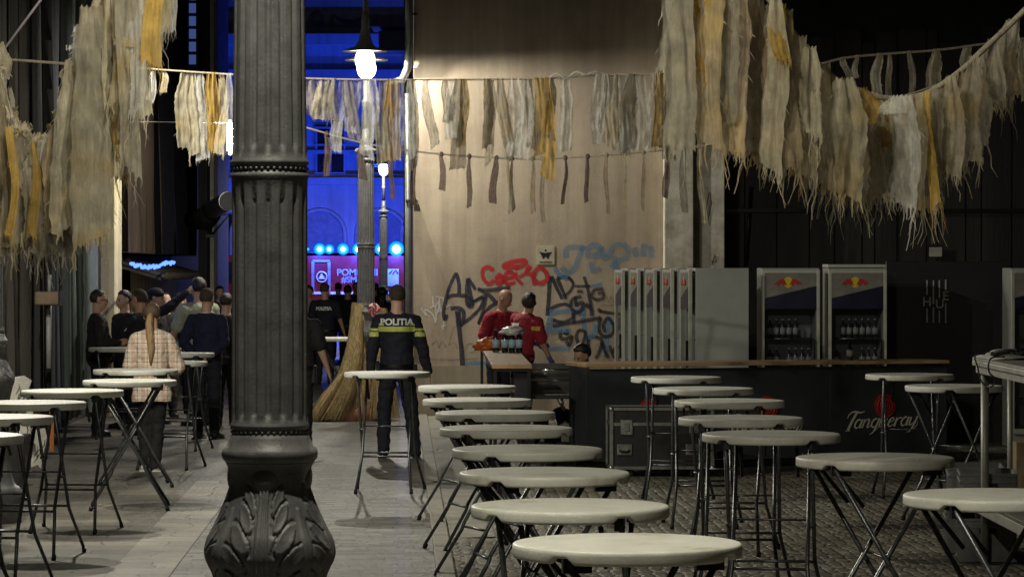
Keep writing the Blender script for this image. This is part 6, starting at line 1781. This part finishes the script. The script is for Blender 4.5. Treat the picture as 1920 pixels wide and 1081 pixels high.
# 8. woman in checked shirt, from behind
r8, s8, k8 = person('woman from behind with a blond ponytail and an oversized pale checked shirt', GX(285, 31.9), 31.9, PI+0.12, 1.70, top=plaid_m, pants=black_c, shoes=shoe_w, hair='ponytail', hair_m=mat('brown_blond_roots', (0.10, 0.065, 0.04), 0.5, 0, 0.4, 60, 0.5, 120),
    female=True, bulk=0.98, coat_len=0.20, lean=0.12, voxel=0.009, arms={-1: ((-0.27, -0.08, 1.12), (-0.25, -0.30, 1.07)), 1: ((0.23, -0.08, 1.13), (0.14, -0.30, 1.10))}, legs={-1: ((-0.06, -0.02, 0.5), (-0.03, 0.05, 0.09)), 1: ((0.06, -0.06, 0.5), (0.08, -0.02, 0.09))}, head=(-0.15, 0.1))
# 9. tall man in pale green shirt
person('tall man in a pale sage green shirt behind the man in the navy jumper', GX(372, 41.2), 41.2, PI/2+2.2, 1.93, top=green_c, sleeves='short', pants=trouser_n, hair_m=hair_d, bulk=1.1, hair='full', voxel=0.011,
    arms={-1: ((-0.27, -0.05, 1.16), (-0.20, -0.25, 1.05)), 1: ((0.30, -0.05, 1.16), (0.34, -0.18, 1.0))})
# 10. navy jumper with hands behind the back
person('man from behind in a navy jumper with a white collar, hands clasped behind his back', GX(388, 38.0), 38.0, PI-0.35, 1.82, top=blue_j, pants=trouser_n, collar=white_paint, bulk=1.02, hair_m=hair_s, voxel=0.010,
    arms={-1: ((-0.265, 0.08, 1.16), (-0.10, 0.19, 0.98)), 1: ((0.265, 0.08, 1.16), (0.06, 0.20, 0.97))}, fat=0.02)
person('dark clothed person half hidden by the left side of the foreground lamp post', GX(424, 40.5), 40.5, PI-0.2, 1.74, top=black_c, pants=black_c, voxel=0.014)
person('person in a black and white jacket glimpsed between the talking group and the tall man', GX(338, 44.5), 44.5, 0.4, 1.72, top=mat('grey_jacket', (0.10, 0.10, 0.11), 0.85), pants=black_c, voxel=0.014)
# red shirts
def badge_col(c): return 1 if (abs(c.x) > 0.215 and abs(c.z-1.31) < 0.028 and abs(c.y) < 0.028) else 0
yel = mat('yellow_badge', (0.60, 0.38, 0.05), 0.6)
r12, s12, k12 = person('bald rescuer in a crimson shirt and violet gloves behind the side bar', GX(934, 41.8), 41.8, 0.7, 1.80, top_mats=[red_c, yel], top_col=badge_col, sleeves='short', pants=trouser_n, hair='bald', gloves=True, bulk=1.15, lean=0.18, head=(0.5, 0.35), skn=skin_t, voxel=0.010,
    arms={-1: ((-0.29, -0.02, 1.12), (-0.30, -0.14, 0.88)), 1: ((0.26, -0.15, 1.15), (0.15, -0.32, 1.12))})
r13, s13, k13 = person('dark haired rescuer in a crimson shirt leaning over the steel tray well', GX(978, 40.4), 40.4, PI/2+0.75, 1.77, top_mats=[red_c, yel], top_col=badge_col, sleeves='short', pants=trouser_n, gloves=True, bulk=1.10, side=-0.10, lean=0.10, head=(0.5, -0.75), skn=skin_t, hair='full', voxel=0.010,
    arms={-1: ((-0.27, -0.12, 1.12), (-0.27, -0.26, 0.90)), 1: ((0.22, -0.16, 1.15), (0.10, -0.38, 1.10))})
back_text(r13, s13, 'POMPIERII', 0.052, 0.06, 1.36*k13, refl_w, bold=0.002)
back_text(r13, s13, 'SMURD', 0.06, 0.05, 1.305*k13, refl_w, bold=0.002)
r14, _, _ = person('dark haired rescuer in red crouching at the left end of the counter', GX(1099, 34.8), 34.8, -0.45, 1.76, top=red_c, sleeves='short', pants=trouser_n, skn=skin_t, hair='full', voxel=0.012, belt=False, lean=0.15, head=(-0.4, 0.2),
    arms={-1: ((-0.25, -0.18, 1.2), (-0.12, -0.40, 1.12)), 1: ((0.25, -0.18, 1.2), (0.12, -0.4, 1.12))}, legs={-1: ((-0.16, -0.38, 1.02), (-0.14, -0.05, 0.62)), 1: ((0.16, -0.38, 0.98), (0.14, -0.05, 0.62))})
r14.location.z = -0.53
# far crowd before the fire engine
for px, Y, rt, lab, kw in (
    (652, 62, PI, 'broad person in a black coat from behind right of the far police officer', dict(top=black_c, pants=black_c, bulk=1.2)),
    (634, 72, PI+0.3, 'distant dark haired person in front of the white stripe of the fire engine', dict(top=navy_c)),
    (667, 74, 0.2, 'distant fair faced person looking towards the camera in front of the fire engine', dict(top=black_c)),
    (704, 70, PI-0.3, 'distant person right beside the lamp post in front of the fire engine', dict(top=navy_c)),
    (716, 60, PI, 'long dark haired woman from behind just left of the big officer head', dict(top=blue_j, hair='long', female=True)),
    (579, 60, -0.5, 'pale person half cut by the foreground post in the far street', dict(top=mat('pale_jacket', (0.4, 0.36, 0.33), 0.8))),
    (412, 58, 0.3, 'distant person in blue light between the white pilaster and the foreground post', dict(top=mat('blue_jacket', (0.05, 0.06, 0.2), 0.8)))):
    person(lab, GX(px, Y), Y, rt, 1.74 if 'long' not in lab else 1.70, voxel=0.02, group='people in the far street', details=False, **kw)
